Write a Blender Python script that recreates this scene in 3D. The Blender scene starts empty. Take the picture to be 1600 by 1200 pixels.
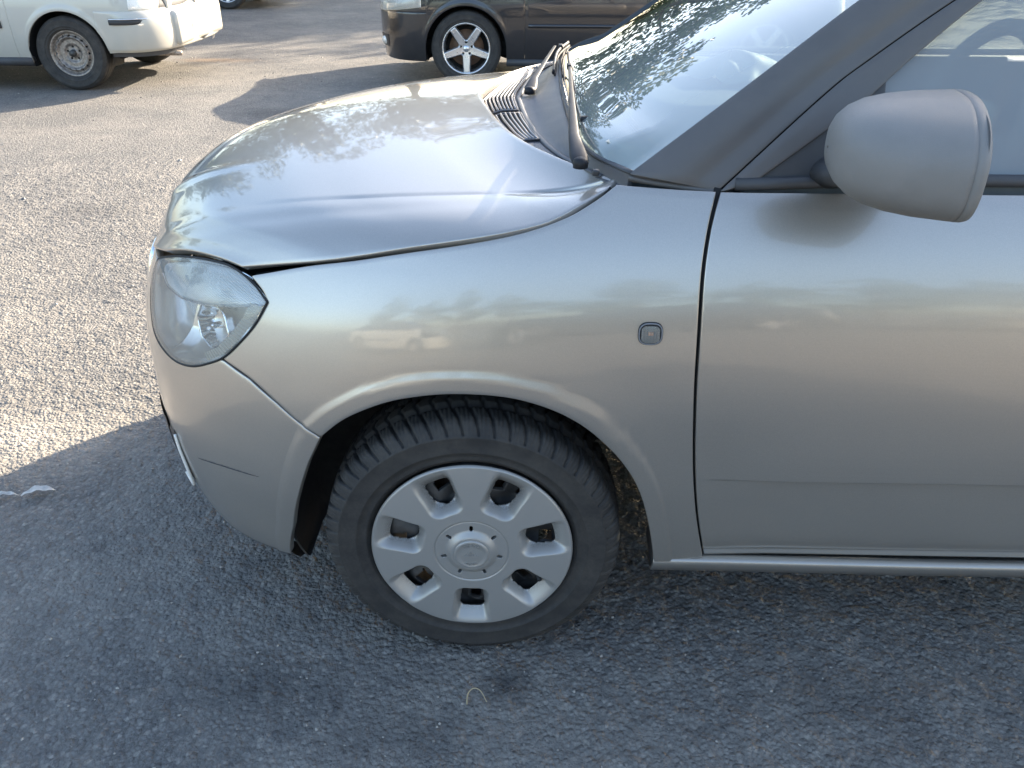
import bpy, bmesh, math, random
import numpy as np
from mathutils import Vector, Matrix, noise
random.seed(7); rng = np.random.default_rng(5)
PI = math.pi; R_ = math.radians
sc = bpy.context.scene
col = sc.collection

# ------------------------------------------------------------------ camera
cam_d = bpy.data.cameras.new("camera"); cam = bpy.data.objects.new("camera", cam_d); col.objects.link(cam)
cam_d.sensor_width = 36.0; cam_d.lens = 1282.27/1600*36.0; cam_d.clip_end = 900; cam_d.clip_start = .05
pit, yaw, roll = 0.52148, -0.01918, 0.003374
F = Vector((math.sin(yaw)*math.cos(pit), math.cos(yaw)*math.cos(pit), -math.sin(pit)))
Rt = Vector((math.cos(yaw), -math.sin(yaw), 0)); U = Rt.cross(F)
R2 = Rt*math.cos(roll)+U*math.sin(roll); U2 = -Rt*math.sin(roll)+U*math.cos(roll)
m = Matrix((R2, U2, -F)).transposed().to_4x4(); m.translation = Vector((0.0997, -1.2149, 1.3535))
cam.matrix_world = m
sc.camera = cam

# ------------------------------------------------------------------ sky, sun, exposure
SUN_AZ = 42.5      # degrees from +Y towards +X
SUN_EL = 22.5
world = bpy.data.worlds.new("World"); sc.world = world; world.use_nodes = True
wn = world.node_tree; wn.nodes.clear()
sky = wn.nodes.new("ShaderNodeTexSky"); sky.sky_type = 'NISHITA'; sky.sun_disc = False
sky.sun_elevation = R_(SUN_EL); sky.sun_rotation = R_(SUN_AZ)
sky.air_density = 1.0; sky.dust_density = 2.2; sky.ozone_density = 1.0
bg = wn.nodes.new("ShaderNodeBackground"); bg.inputs[1].default_value = 0.15
wo = wn.nodes.new("ShaderNodeOutputWorld")
wn.links.new(sky.outputs[0], bg.inputs[0]); wn.links.new(bg.outputs[0], wo.inputs[0])
sd = bpy.data.lights.new("sun", 'SUN'); sun = bpy.data.objects.new("sun", sd); col.objects.link(sun)
sd.energy = 4.9; sd.angle = R_(0.55); sd.color = (1.0, .87, .70)
sdir = Vector((math.sin(R_(SUN_AZ))*math.cos(R_(SUN_EL)), math.cos(R_(SUN_AZ))*math.cos(R_(SUN_EL)), math.sin(R_(SUN_EL))))
sun.rotation_euler = sdir.to_track_quat('Z', 'Y').to_euler()
sc.view_settings.view_transform = 'Standard'; sc.view_settings.look = 'None'
sc.view_settings.gamma = 1.0; sc.view_settings.use_curve_mapping = False
sc.view_settings.exposure = 1.92
sc.cycles.max_bounces = 10; sc.cycles.transparent_max_bounces = 12
sc.cycles.caustics_reflective = False; sc.cycles.caustics_refractive = False

# ------------------------------------------------------------------ materials
def new_mat(name):
    mt = bpy.data.materials.new(name); mt.use_nodes = True
    nt = mt.node_tree; b = nt.nodes["Principled BSDF"]
    return mt, nt, b
def noise_node(nt, scale, detail=4, rough=.55, vec=None):
    n = nt.nodes.new("ShaderNodeTexNoise"); n.inputs['Scale'].default_value = scale
    n.inputs['Detail'].default_value = detail; n.inputs['Roughness'].default_value = rough
    if vec is not None: nt.links.new(vec, n.inputs['Vector'])
    return n
def coords(nt):
    g = nt.nodes.new("ShaderNodeNewGeometry"); return g.outputs['Position']
def ramp(nt, fac, stops):
    r = nt.nodes.new("ShaderNodeValToRGB"); e = r.color_ramp.elements
    while len(e) < len(stops): e.new(.5)
    for k, (p, c) in enumerate(stops):
        e[k].position = p; e[k].color = (c, c, c, 1) if isinstance(c, (int, float)) else (*c, 1)
    nt.links.new(fac, r.inputs[0]); return r.outputs[0]
def mixc(nt, fac, a, b, typ='MIX'):
    n = nt.nodes.new("ShaderNodeMix"); n.data_type = 'RGBA'; n.blend_type = typ
    for sck, v in ((n.inputs[0], fac), (n.inputs[6], a), (n.inputs[7], b)):
        if isinstance(v, (int, float)): sck.default_value = v
        elif isinstance(v, tuple): sck.default_value = (*v, 1)
        else: nt.links.new(v, sck)
    return n.outputs[2]
def bump(nt, b, h, strength, dist, prev=None):
    n = nt.nodes.new("ShaderNodeBump"); n.inputs['Strength'].default_value = strength
    n.inputs['Distance'].default_value = dist; nt.links.new(h, n.inputs['Height'])
    if prev is not None: nt.links.new(prev, n.inputs['Normal'])
    if b is not None: nt.links.new(n.outputs[0], b.inputs['Normal'])
    return n.outputs[0]
def simple(name, c, rough=.5, metal=0., coat=0., var=.12, vs=18., bmp=0., bs=400., spec=.5):
    mt, nt, b = new_mat(name); p = coords(nt)
    n = noise_node(nt, vs, 5, .6, p)
    lo = tuple(v*(1-var) for v in c); hi = tuple(min(1, v*(1+var)) for v in c)
    f = ramp(nt, n.outputs[0], [(.3, lo), (.7, hi)]); nt.links.new(f, b.inputs['Base Color'])
    rr = ramp(nt, n.outputs[0], [(.3, rough*.85), (.75, min(1, rough*1.15))]); nt.links.new(rr, b.inputs['Roughness'])
    b.inputs['Metallic'].default_value = metal; b.inputs['Coat Weight'].default_value = coat
    b.inputs['Coat Roughness'].default_value = .04; b.inputs['Specular IOR Level'].default_value = spec
    if bmp: bump(nt, b, noise_node(nt, bs, 3, .6, p).outputs[0], bmp, .001)
    return mt
def paint(name, c, metal=.75, rough=.36, dirt=(.33, .29, .23), flake=.12, dirtamt=1.0, coatr=.035):
    """metallic car paint: flake, clear coat, road film that gathers low on the body"""
    mt, nt, b = new_mat(name); p = coords(nt)
    fl = nt.nodes.new("ShaderNodeTexVoronoi"); fl.inputs['Scale'].default_value = 1800; nt.links.new(p, fl.inputs['Vector'])
    c1 = tuple(v*(1-flake) for v in c); c2 = tuple(v*(1+flake) for v in c)
    base = mixc(nt, ramp(nt, fl.outputs['Color'], [(0., 0.), (1., 1.)]), c1, c2)
    sx = nt.nodes.new("ShaderNodeSeparateXYZ"); nt.links.new(p, sx.inputs[0])
    n1 = noise_node(nt, 5, 8, .7, p); n2 = noise_node(nt, 60, 5, .7, p)
    mr = nt.nodes.new("ShaderNodeMapRange"); mr.inputs[1].default_value = .62; mr.inputs[2].default_value = .15
    mr.inputs[3].default_value = 0; mr.inputs[4].default_value = .5; nt.links.new(sx.outputs[2], mr.inputs[0])
    mu = nt.nodes.new("ShaderNodeMath"); mu.operation = 'MULTIPLY'
    nt.links.new(mr.outputs[0], mu.inputs[0]); nt.links.new(ramp(nt, n1.outputs[0], [(.25, .25), (.75, 1.)]), mu.inputs[1])
    ad = nt.nodes.new("ShaderNodeMath"); ad.operation = 'MULTIPLY_ADD'
    nt.links.new(ramp(nt, n2.outputs[0], [(.45, 0.), (.85, 1.)]), ad.inputs[0]); ad.inputs[1].default_value = .02; nt.links.new(mu.outputs[0], ad.inputs[2])
    sca = nt.nodes.new("ShaderNodeMath"); sca.operation = 'MULTIPLY'; sca.use_clamp = True; sca.inputs[1].default_value = dirtamt
    nt.links.new(ad.outputs[0], sca.inputs[0]); dv = sca.outputs[0]
    nt.links.new(mixc(nt, dv, base, dirt), b.inputs['Base Color'])
    mm = nt.nodes.new("ShaderNodeMapRange"); mm.inputs[3].default_value = metal; mm.inputs[4].default_value = metal*.35; nt.links.new(dv, mm.inputs[0])
    nt.links.new(mm.outputs[0], b.inputs['Metallic'])
    b.inputs['Roughness'].default_value = rough
    b.inputs['Coat Weight'].default_value = 1.0; b.inputs['Coat IOR'].default_value = 1.55
    mc = nt.nodes.new("ShaderNodeMapRange"); mc.inputs[3].default_value = coatr; mc.inputs[4].default_value = coatr+.22; nt.links.new(dv, mc.inputs[0])
    nt.links.new(mc.outputs[0], b.inputs['Coat Roughness'])
    w = noise_node(nt, 14, 2, .5, p)
    bb = bump(nt, None, w.outputs[0], .12, .002)
    nt.links.new(bb, b.inputs['Coat Normal'])
    return mt
M = {}
M['paint'] = paint("silver beige metallic paint", (.465, .425, .375), rough=.35, coatr=.045)
M['white_paint'] = paint("white car paint", (.54, .51, .44), metal=0., rough=.45, flake=.02)
M['dark_paint'] = paint("dark grey car paint", (.019, .019, .023), metal=.4, rough=.4, dirt=(.12, .10, .08), dirtamt=.7)
M['black'] = simple("black plastic", (.035, .035, .037), .5, bmp=.3)
M['wiper'] = simple('satin black wiper arm', (.018, .018, .02), .5, spec=.3)
M['trim'] = simple("grained black plastic trim", (.06, .06, .063), .55, bmp=.5, bs=900)
M['foil'] = simple("matt black pillar foil", (.115, .107, .102), .42, var=.05)  # black foil lightened and warmed: the lens flare veil is in its colour
M['mirror'] = simple("faded grained mirror plastic with flare veil", (.22, .208, .195), .5, bmp=.5, bs=1300, var=.06)  # paler than the faded plastic itself, lens flare veil mixed into the grey
M['cowl'] = simple("greyed cowl plastic", (.10, .10, .108), .42, bmp=.4, bs=900)
M['slat'] = simple("greyed vent plastic", (.22, .22, .23), .4)
M['dark'] = simple("dark void lining", (.012, .012, .012), .9)
M['liner'] = simple('dusty arch liner', (.045, .038, .032), .9, var=.4, vs=40, bmp=.6, bs=200)
M['rubber'] = simple("rubber seal", (.02, .02, .02), .75)
M['steel'] = simple("dark steel rim", (.10, .095, .09), .55, metal=.6, var=.4)
M['rusty'] = simple("worn silver steel rim with rust", (.30, .26, .225), .45, metal=.6, var=.45, vs=45)
M['alloy'] = simple("silver alloy rim", (.72, .72, .72), .3, metal=.85, coat=.5, var=.04)
M['disc'] = simple("rusty brake disc", (.15, .085, .05), .6, metal=.3, var=.4)
M['chrome'] = simple("chrome", (.8, .8, .8), .08, metal=1., var=.02)
M['reflector'] = simple("headlamp reflector", (.86, .86, .84), .10, metal=1., var=.03)
M['hl_house'] = simple("headlamp housing silver", (.90, .85, .76), .28, metal=.12, var=.05)
M['flute'] = simple('fluted clear plastic', (.86, .88, .86), .25, metal=.25, coat=1., var=.03)
M['flute_warm'] = simple('fluted yellowed plastic', (.86, .80, .64), .25, metal=.25, coat=1., var=.03)
M['hl_bowl'] = simple('brushed lamp mirror', (.95, .90, .80), .20, metal=.70, var=.03)
M['cream'] = simple("cream plastic", (.62, .58, .48), .6, var=.05)
M['dash'] = simple("dashboard plastic", (.20, .205, .205), .6, bmp=.4, bs=700)
M['seat'] = simple("seat cloth", (.12, .12, .125), .9, bmp=.5, bs=900)
M['leaf_dry'] = simple("dry silvery leaf", (.55, .52, .47), .6, var=.25, vs=80)
M['straw'] = simple("straw", (.45, .36, .22), .7)
M['bark'] = simple("bark", (.11, .085, .06), .9, var=.4, bmp=.8, bs=40)
M['render_wall'] = simple("painted wall", (.55, .50, .42), .9, var=.08, vs=1.5)
M['orange'] = simple("orange lamp plastic", (.6, .2, .03), .2, coat=1)
M['red'] = simple("red lamp plastic", (.45, .02, .02), .2, coat=1)
def cover_mat():
    mt, nt, b = new_mat("silver painted wheel cover"); p = coords(nt)
    n1 = noise_node(nt, 30, 6, .7, p); n2 = noise_node(nt, 300, 4, .7, p)
    sx = nt.nodes.new("ShaderNodeSeparateXYZ"); nt.links.new(p, sx.inputs[0])
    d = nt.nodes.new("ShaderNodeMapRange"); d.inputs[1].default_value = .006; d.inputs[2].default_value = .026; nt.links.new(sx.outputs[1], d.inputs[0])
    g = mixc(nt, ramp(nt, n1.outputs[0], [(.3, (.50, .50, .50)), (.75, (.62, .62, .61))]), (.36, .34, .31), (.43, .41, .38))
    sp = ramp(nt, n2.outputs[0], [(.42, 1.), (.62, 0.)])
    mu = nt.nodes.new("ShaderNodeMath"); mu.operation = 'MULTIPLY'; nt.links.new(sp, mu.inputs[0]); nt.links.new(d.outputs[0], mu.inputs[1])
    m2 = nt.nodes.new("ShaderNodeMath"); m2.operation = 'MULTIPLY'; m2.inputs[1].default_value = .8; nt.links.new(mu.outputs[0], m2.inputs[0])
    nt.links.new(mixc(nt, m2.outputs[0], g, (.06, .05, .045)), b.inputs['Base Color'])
    b.inputs['Metallic'].default_value = .45; b.inputs['Roughness'].default_value = .40
    return mt
M['cover'] = cover_mat()
def tyre_mat(name, c0=.022, dust=.07):
    mt, nt, b = new_mat(name); p = coords(nt)
    n = noise_node(nt, 12, 8, .7, p); n2 = noise_node(nt, 160, 4, .7, p)
    base = mixc(nt, ramp(nt, n.outputs[0], [(.4, 0.), (.8, 1.)]), (c0*1.08, c0*.99, c0*.92), (dust, dust*.88, dust*.74))
    base = mixc(nt, ramp(nt, n2.outputs[0], [(.4, 0.), (.7, .35)]), base, (c0*.6, c0*.6, c0*.6))
    nt.links.new(base, b.inputs['Base Color']); b.inputs['Roughness'].default_value = .72
    bump(nt, b, n2.outputs[0], .4, .0008)
    return mt
M['tyre'] = tyre_mat("dusty tyre rubber", .028, .085)
def glass_mat(name, tint, refl=1.0, rough=0.0, film=(.6, .62, .64), filmamt=.04):
    mt, nt, b = new_mat(name); nt.nodes.remove(b); o = nt.nodes["Material Output"]
    fr = nt.nodes.new("ShaderNodeFresnel"); fr.inputs[0].default_value = 1.52
    tr = nt.nodes.new("ShaderNodeBsdfTransparent"); tr.inputs[0].default_value = (*tint, 1)
    gl = nt.nodes.new("ShaderNodeBsdfGlossy"); gl.inputs['Roughness'].default_value = rough
    df = nt.nodes.new("ShaderNodeBsdfDiffuse"); df.inputs[0].default_value = (*film, 1)
    mx0 = nt.nodes.new("ShaderNodeMixShader"); mx0.inputs[0].default_value = filmamt
    nt.links.new(tr.outputs[0], mx0.inputs[1]); nt.links.new(df.outputs[0], mx0.inputs[2])
    mu = nt.nodes.new("ShaderNodeMath"); mu.operation = 'MULTIPLY'; mu.inputs[1].default_value = refl; mu.use_clamp = True
    nt.links.new(fr.outputs[0], mu.inputs[0])
    mx = nt.nodes.new("ShaderNodeMixShader"); nt.links.new(mu.outputs[0], mx.inputs[0])
    nt.links.new(mx0.outputs[0], mx.inputs[1]); nt.links.new(gl.outputs[0], mx.inputs[2])
    nt.links.new(mx.outputs[0], o.inputs[0]); return mt
# two panes' faces and the film between them reflect roughly twice what one face does
M['screen'] = glass_mat("green tinted windscreen glass", (.66, .78, .72), 1.8, film=(.70, .78, .74), filmamt=.34)
M['side_glass'] = glass_mat("side window glass", (.62, .68, .64), 1.7, film=(.72, .74, .74), filmamt=.30)
M['lens'] = glass_mat("clear headlamp lens", (.93, .94, .94), 1.0, film=(.96, .90, .80), filmamt=.20)
M['lens_rib'] = glass_mat("fluted lamp lens", (.80, .86, .88), 2.6, rough=.06, filmamt=.22)

def asphalt_mat():
    mt, nt, b = new_mat("worn gravelly asphalt"); p = coords(nt); L = nt.links.new
    v = nt.nodes.new("ShaderNodeTexVoronoi"); v.inputs['Scale'].default_value = 95; L(p, v.inputs['Vector'])
    v2 = nt.nodes.new("ShaderNodeTexVoronoi"); v2.inputs['Scale'].default_value = 230; L(p, v2.inputs['Vector'])
    wv = noise_node(nt, 1.1, 7, .65, p); n2 = noise_node(nt, 7, 6, .7, p); n3 = noise_node(nt, 420, 3, .7, p)
    sep = nt.nodes.new("ShaderNodeSeparateColor"); L(v.outputs['Color'], sep.inputs[0])
    sep2 = nt.nodes.new("ShaderNodeSeparateColor"); L(v2.outputs['Color'], sep2.inputs[0])
    st = ramp(nt, sep.outputs[0], [(0., (.085, .083, .080)), (.45, (.155, .149, .139)), (.8, (.235, .22, .197)), (1., (.46, .42, .36))])
    st2 = ramp(nt, sep2.outputs[1], [(0., (.07, .07, .071)), (.6, (.16, .157, .15)), (1., (.30, .285, .26))])
    c = mixc(nt, .45, st, st2)
    # dark binder between the stones
    gap = ramp(nt, v.outputs['Distance'], [(.30, 0.), (.62, 1.)])
    gm = nt.nodes.new("ShaderNodeMath"); gm.operation = 'MULTIPLY'; gm.inputs[1].default_value = .45; L(gap, gm.inputs[0])
    c = mixc(nt, gm.outputs[0], c, (.062, .058, .053))
    c = mixc(nt, ramp(nt, n3.outputs[0], [(.3, 0.), (.75, .35)]), c, (.225, .205, .178))
    # dust in broad patches
    c = mixc(nt, ramp(nt, wv.outputs[0], [(.40, 0.), (.70, .55)]), c, (.34, .305, .255))
    c = mixc(nt, ramp(nt, n2.outputs[0], [(.30, .38), (.55, 0.)]), c, (.065, .066, .068))
    # the open yard beyond the near car is paler, gravel strewn
    sx = nt.nodes.new("ShaderNodeSeparateXYZ"); L(p, sx.inputs[0])
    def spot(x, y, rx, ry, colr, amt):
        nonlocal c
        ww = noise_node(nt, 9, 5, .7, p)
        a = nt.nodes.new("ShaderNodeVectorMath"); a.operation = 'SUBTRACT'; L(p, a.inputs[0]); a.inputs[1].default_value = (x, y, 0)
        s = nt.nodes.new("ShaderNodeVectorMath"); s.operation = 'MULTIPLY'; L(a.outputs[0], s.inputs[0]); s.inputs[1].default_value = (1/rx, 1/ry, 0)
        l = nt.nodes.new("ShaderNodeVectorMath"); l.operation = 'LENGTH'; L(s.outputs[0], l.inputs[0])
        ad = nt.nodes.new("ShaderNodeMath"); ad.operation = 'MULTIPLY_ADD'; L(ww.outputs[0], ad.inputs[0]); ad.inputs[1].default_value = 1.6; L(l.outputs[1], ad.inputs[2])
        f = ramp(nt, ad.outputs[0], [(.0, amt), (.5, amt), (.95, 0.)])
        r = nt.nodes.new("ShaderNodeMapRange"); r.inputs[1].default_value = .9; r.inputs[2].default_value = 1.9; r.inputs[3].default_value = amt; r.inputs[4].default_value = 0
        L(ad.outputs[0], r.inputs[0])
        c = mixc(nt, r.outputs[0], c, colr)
    spot(-1.40, .80, .40, .17, (.34, .30, .25), .85)
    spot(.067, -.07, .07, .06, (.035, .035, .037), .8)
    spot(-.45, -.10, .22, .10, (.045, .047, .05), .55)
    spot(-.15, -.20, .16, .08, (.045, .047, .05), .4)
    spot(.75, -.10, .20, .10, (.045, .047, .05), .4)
    spot(-2.2, 2.9, .30, .16, (.09, .085, .08), .6)
    spot(-1.9, 5.3, .35, .25, (.05, .05, .05), .6)
    spot(-2.9, 1.9, .35, .14, (.10, .095, .09), .5)
    spot(-3.2, 7.9, .5, .18, (.32, .20, .10), .5)
    cr = nt.nodes.new("ShaderNodeTexVoronoi"); cr.feature = 'DISTANCE_TO_EDGE'; cr.inputs['Scale'].default_value = 1.1
    dn = noise_node(nt, 3.5, 5, .7, p); dm = nt.nodes.new("ShaderNodeVectorMath"); dm.operation = 'MULTIPLY_ADD'
    L(dn.outputs['Color'], dm.inputs[0]); dm.inputs[1].default_value = (.5, .5, .5); L(p, dm.inputs[2]); L(dm.outputs[0], cr.inputs['Vector'])
    ck = ramp(nt, cr.outputs['Distance'], [(0., .55), (.006, .0)]); cm = nt.nodes.new("ShaderNodeMath"); cm.operation = 'MULTIPLY'
    L(ck, cm.inputs[0]); L(ramp(nt, wv.outputs[0], [(.50, 0.), (.60, 1.)]), cm.inputs[1])
    c = mixc(nt, cm.outputs[0], c, (.05, .05, .05))
    fs = noise_node(nt, 900, 2, .5, p); c = mixc(nt, ramp(nt, fs.outputs[0], [(.60, 0.), (.70, .5)]), c, (.42, .39, .34))
    L(c, b.inputs['Base Color'])
    L(ramp(nt, sep.outputs[1], [(0., .62), (1., .92)]), b.inputs['Roughness'])
    b.inputs['Specular IOR Level'].default_value = .35
    inv = ramp(nt, v.outputs['Distance'], [(0., 1.), (.7, 0.)])
    vb = nt.nodes.new('ShaderNodeTexVoronoi'); vb.inputs['Scale'].default_value = 48; L(p, vb.inputs['Vector'])
    b0 = bump(nt, None, ramp(nt, vb.outputs['Distance'], [(0., 1.), (.75, 0.)]), .42, .008)
    b1 = bump(nt, None, inv, .9, .0045, b0)
    inv2 = ramp(nt, v2.outputs['Distance'], [(0., 1.), (.7, 0.)])
    b2 = bump(nt, None, inv2, .7, .0015, b1)
    bump(nt, b, n3.outputs[0], .5, .001, b2)
    return mt
M['asphalt'] = asphalt_mat()
def foliage_mat(name, c1, c2):
    mt, nt, b = new_mat(name)
    oi = nt.nodes.new("ShaderNodeNewGeometry")
    nt.links.new(ramp(nt, oi.outputs['Random Per Island'], [(0., c1), (1., c2)]), b.inputs['Base Color'])
    b.inputs['Roughness'].default_value = .55
    return mt
M['leaf'] = foliage_mat("green foliage", (.04, .065, .02), (.11, .14, .045))
M['pebble'] = foliage_mat("loose grit", (.10, .10, .10), (.42, .39, .34))

# ------------------------------------------------------------------ object helpers
ORG = {}
def thing(name, label, cat, loc=(0, 0, 0), group=None):
    o = bpy.data.objects.new(name, None); col.objects.link(o); o.location = loc
    o['label'] = label; o['category'] = cat
    if group: o['group'] = group
    ORG[o.name] = Vector(loc); return o
def tag(o, label, cat, group=None):
    o['label'] = label; o['category'] = cat
    if group: o['group'] = group
def finish(name, me, mat, parent):
    o = bpy.data.objects.new(name, me); col.objects.link(o)
    if mat is not None: me.materials.append(mat)
    if parent is not None:
        o.parent = parent; org = ORG.get(parent.name, Vector((0, 0, 0)))
        ORG[o.name] = org
        if org.length > 0: me.transform(Matrix.Translation(-org))
    else: ORG[o.name] = Vector((0, 0, 0))
    return o
def bm_obj(name, bm, mat, parent=None, smooth=True, recalc=False):
    if recalc: bmesh.ops.recalc_face_normals(bm, faces=bm.faces)
    me = bpy.data.meshes.new(name); bm.to_mesh(me); bm.free()
    if smooth: me.polygons.foreach_set('use_smooth', [True]*len(me.polygons))
    return finish(name, me, mat, parent)
def grid_bm(rows, close_u=False, close_v=False, keep=None, outward=None):
    """rows of points -> quads; outward: a point that lies inside, faces are turned away from it"""
    bm = bmesh.new(); V = [[bm.verts.new(p) for p in r] for r in rows]
    n = len(V); k = len(V[0])
    for i in range(n if close_u else n-1):
        for j in range(k if close_v else k-1):
            if keep and not keep(i, j): continue
            a = (V[i][j], V[(i+1) % n][j], V[(i+1) % n][(j+1) % k], V[i][(j+1) % k])
            try: bm.faces.new(a)
            except ValueError: pass
    bmesh.ops.remove_doubles(bm, verts=bm.verts, dist=1e-5)
    bmesh.ops.delete(bm, geom=[v for v in bm.verts if not v.link_faces], context='VERTS')
    bm.normal_update()
    if outward is not None:
        c = Vector(outward); s = 0
        for f in bm.faces: s += f.normal.dot(f.calc_center_median()-c)*f.calc_area()
        if s < 0: bmesh.ops.reverse_faces(bm, faces=bm.faces); bm.normal_update()
    return bm
def flange(bm, depth=.012, r=.0012, sel=None):
    """hem every open edge: a rounded lip, then a return towards the inside of the panel"""
    bm.normal_update()
    be = [e for e in bm.edges if e.is_boundary and (sel is None or sel(e))]
    vs = {}
    for e in be:
        f = e.link_faces[0]; mid = (e.verts[0].co+e.verts[1].co)/2
        d = (e.verts[1].co-e.verts[0].co).normalized(); t = d.cross(f.normal)
        if t.dot(mid-f.calc_center_median()) < 0: t = -t
        for v in e.verts:
            vs.setdefault(v, [Vector(), v.normal.copy()]); vs[v][0] += t
    r1 = {}; r2 = {}; r3 = {}
    for v, (t, n) in vs.items():
        if t.length > 1e-9: t.normalize()
        r1[v] = bm.verts.new(v.co+t*r*.7-n*r*.3); r2[v] = bm.verts.new(v.co+t*r-n*r); r3[v] = bm.verts.new(v.co+t*r*.8-n*depth)
    for e in be:
        a, b = e.verts; f = e.link_faces[0]
        for l in f.loops:
            if l.edge == e: a, b = l.vert, l.link_loop_next.vert
        for (p, q) in (((a, b), (r1[a], r1[b])), ((r1[a], r1[b]), (r2[a], r2[b])), ((r2[a], r2[b]), (r3[a], r3[b]))):
            bm.faces.new((p[1], p[0], q[0], q[1]))
    bm.normal_update(); return bm
def tube_bm(pts, rad, sides=10, bm=None, caps=True, flat=1.0, up=(0, 0, 1)):
    own = bm is None
    if own: bm = bmesh.new()
    pts = [Vector(p) for p in pts]; rings = []
    for i, p in enumerate(pts):
        t = (pts[min(i+1, len(pts)-1)]-pts[max(i-1, 0)]).normalized()
        s = t.cross(Vector(up));
        if s.length < 1e-4: s = t.cross(Vector((1, 0, 0)))
        s.normalize(); u = s.cross(t)
        rr = rad[i] if isinstance(rad, (list, tuple)) else rad
        rings.append([bm.verts.new(p+s*math.cos(a)*rr+u*math.sin(a)*rr*flat) for a in [2*PI*k/sides for k in range(sides)]])
    for i in range(len(rings)-1):
        for k in range(sides):
            bm.faces.new((rings[i][k], rings[i][(k+1) % sides], rings[i+1][(k+1) % sides], rings[i+1][k]))
    if caps:
        bm.faces.new(rings[0][::-1]); bm.faces.new(rings[-1])
    return bm
def box_bm(c, s, bm=None, rot=None, bev=0.):
    own = bm is None
    if own: bm = bmesh.new()
    r = bmesh.ops.create_cube(bm, size=1.0); vs = r['verts']
    for v in vs:
        q = Vector((v.co.x*s[0], v.co.y*s[1], v.co.z*s[2]))
        if rot is not None: q = rot @ q
        v.co = q+Vector(c)
    if bev:
        es = list({e for v in vs for e in v.link_edges}); bmesh.ops.bevel(bm, geom=es, offset=bev, segments=2, affect='EDGES', profile=.6)
    return bm
def lerp(a, b, t): return a+(b-a)*t
def sstep(a, b, x):
    t = max(0., min(1., (x-a)/(b-a))); return t*t*(3-2*t)
def plin(pts, t, key=0):
    """piecewise linear lookup in a list of tuples sorted by item `key`"""
    if t <= pts[0][key]: return pts[0]
    for a, b in zip(pts, pts[1:]):
        if t <= b[key]:
            u = (t-a[key])/(b[key]-a[key]+1e-12); return tuple(lerp(p, q, u) for p, q in zip(a, b))
    return pts[-1]
def resample(pts, n, corners=()):
    """n points evenly along a Catmull-Rom curve through pts"""
    P = [Vector(p) for p in pts]; D = []
    for i in range(len(P)-1):
        p0, p1, p2, p3 = P[max(i-1, 0)], P[i], P[i+1], P[min(i+2, len(P)-1)]
        for k in range(12):
            t = k/12; D.append(.5*((2*p1)+(p2-p0)*t+(2*p0-5*p1+4*p2-p3)*t*t+(3*p1-p0-3*p2+p3)*t**3))
    D.append(P[-1]); L = [0]
    for a, b in zip(D, D[1:]): L.append(L[-1]+(b-a).length)
    out = []; j = 0
    for k in range(n):
        s = L[-1]*k/(n-1)
        while j < len(L)-2 and L[j+1] < s: j += 1
        u = (s-L[j])/(L[j+1]-L[j]+1e-12); out.append(D[j].lerp(D[j+1], min(1, max(0, u))))
    return out
def copy_tree(o, parent=None):
    c = o.copy(); col.objects.link(c); c.parent = parent
    for ch in o.children: copy_tree(ch, c)
    return c
# ------------------------------------------------------------------ body surface of the near car
YC=0.80
def interp(xs,ys,x):
    # monotone-ish smooth (catmull-rom) interpolation
    n=len(xs)
    if x<=xs[0]: return ys[0]+(ys[1]-ys[0])/(xs[1]-xs[0])*(x-xs[0])
    if x>=xs[-1]: return ys[-1]+(ys[-1]-ys[-2])/(xs[-1]-xs[-2])*(x-xs[-1])
    i=0
    while x>xs[i+1]: i+=1
    h=xs[i+1]-xs[i]; t=(x-xs[i])/h
    def m(k):
        if k==0: return (ys[1]-ys[0])/(xs[1]-xs[0])
        if k==n-1: return (ys[-1]-ys[-2])/(xs[-1]-xs[-2])
        return (ys[k+1]-ys[k-1])/(xs[k+1]-xs[k-1])
    a=m(i)*h; b=m(i+1)*h
    return ys[i]*(2*t**3-3*t*t+1)+a*(t**3-2*t*t+t)+ys[i+1]*(-2*t**3+3*t*t)+b*(t**3-t*t)
SZ=[.10,.20,.27,.36,.45,.60,.70,.77,.83,.90,.97,1.05]
SY=[.075,.038,.018,.002,-.010,-.020,-.0165,-.008,.006,.033,.073,.13]
def y_side(z,x):
    s=0.06*min(1.2,max(0.,(.45-x)/.8)) if z>.45 else 0.06*min(1.2,max(0.,(.45-x)/.8))*max(0,(z-.2)/.25)
    return interp(SZ,SY,z+s)
LZ=[.12,.22,.35,.48,.60,.72,.80]
LV=[.637,.70,.755,.788,.799,.761,.729]
X0=.10; NZ=[.15,.35,.55,.75]; NV=[3.7,3.06,2.51,2.29]
def nn(z): return interp(NZ,NV,min(.85,max(.1,z)))
def body_y(x,z):
    L=interp(LZ,LV,z); NN=nn(z)
    A=X0+L; b=YC-y_side(z,x); q=max(0.,X0-x)/A
    if q>=1: return YC
    return YC-b*(1-q**NN)**(1/NN)
def body_pt(s,z):
    """plan parameter s: 0 = nose centre, 1 = x=X0"""
    L=interp(LZ,LV,z); A=X0+L; NN=nn(z)
    th=s*math.pi/2
    c=math.cos(th)**(2/NN); d=math.sin(th)**(2/NN)
    x=X0-A*c
    return (x,YC-(YC-y_side(z,x))*d,z)
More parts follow.
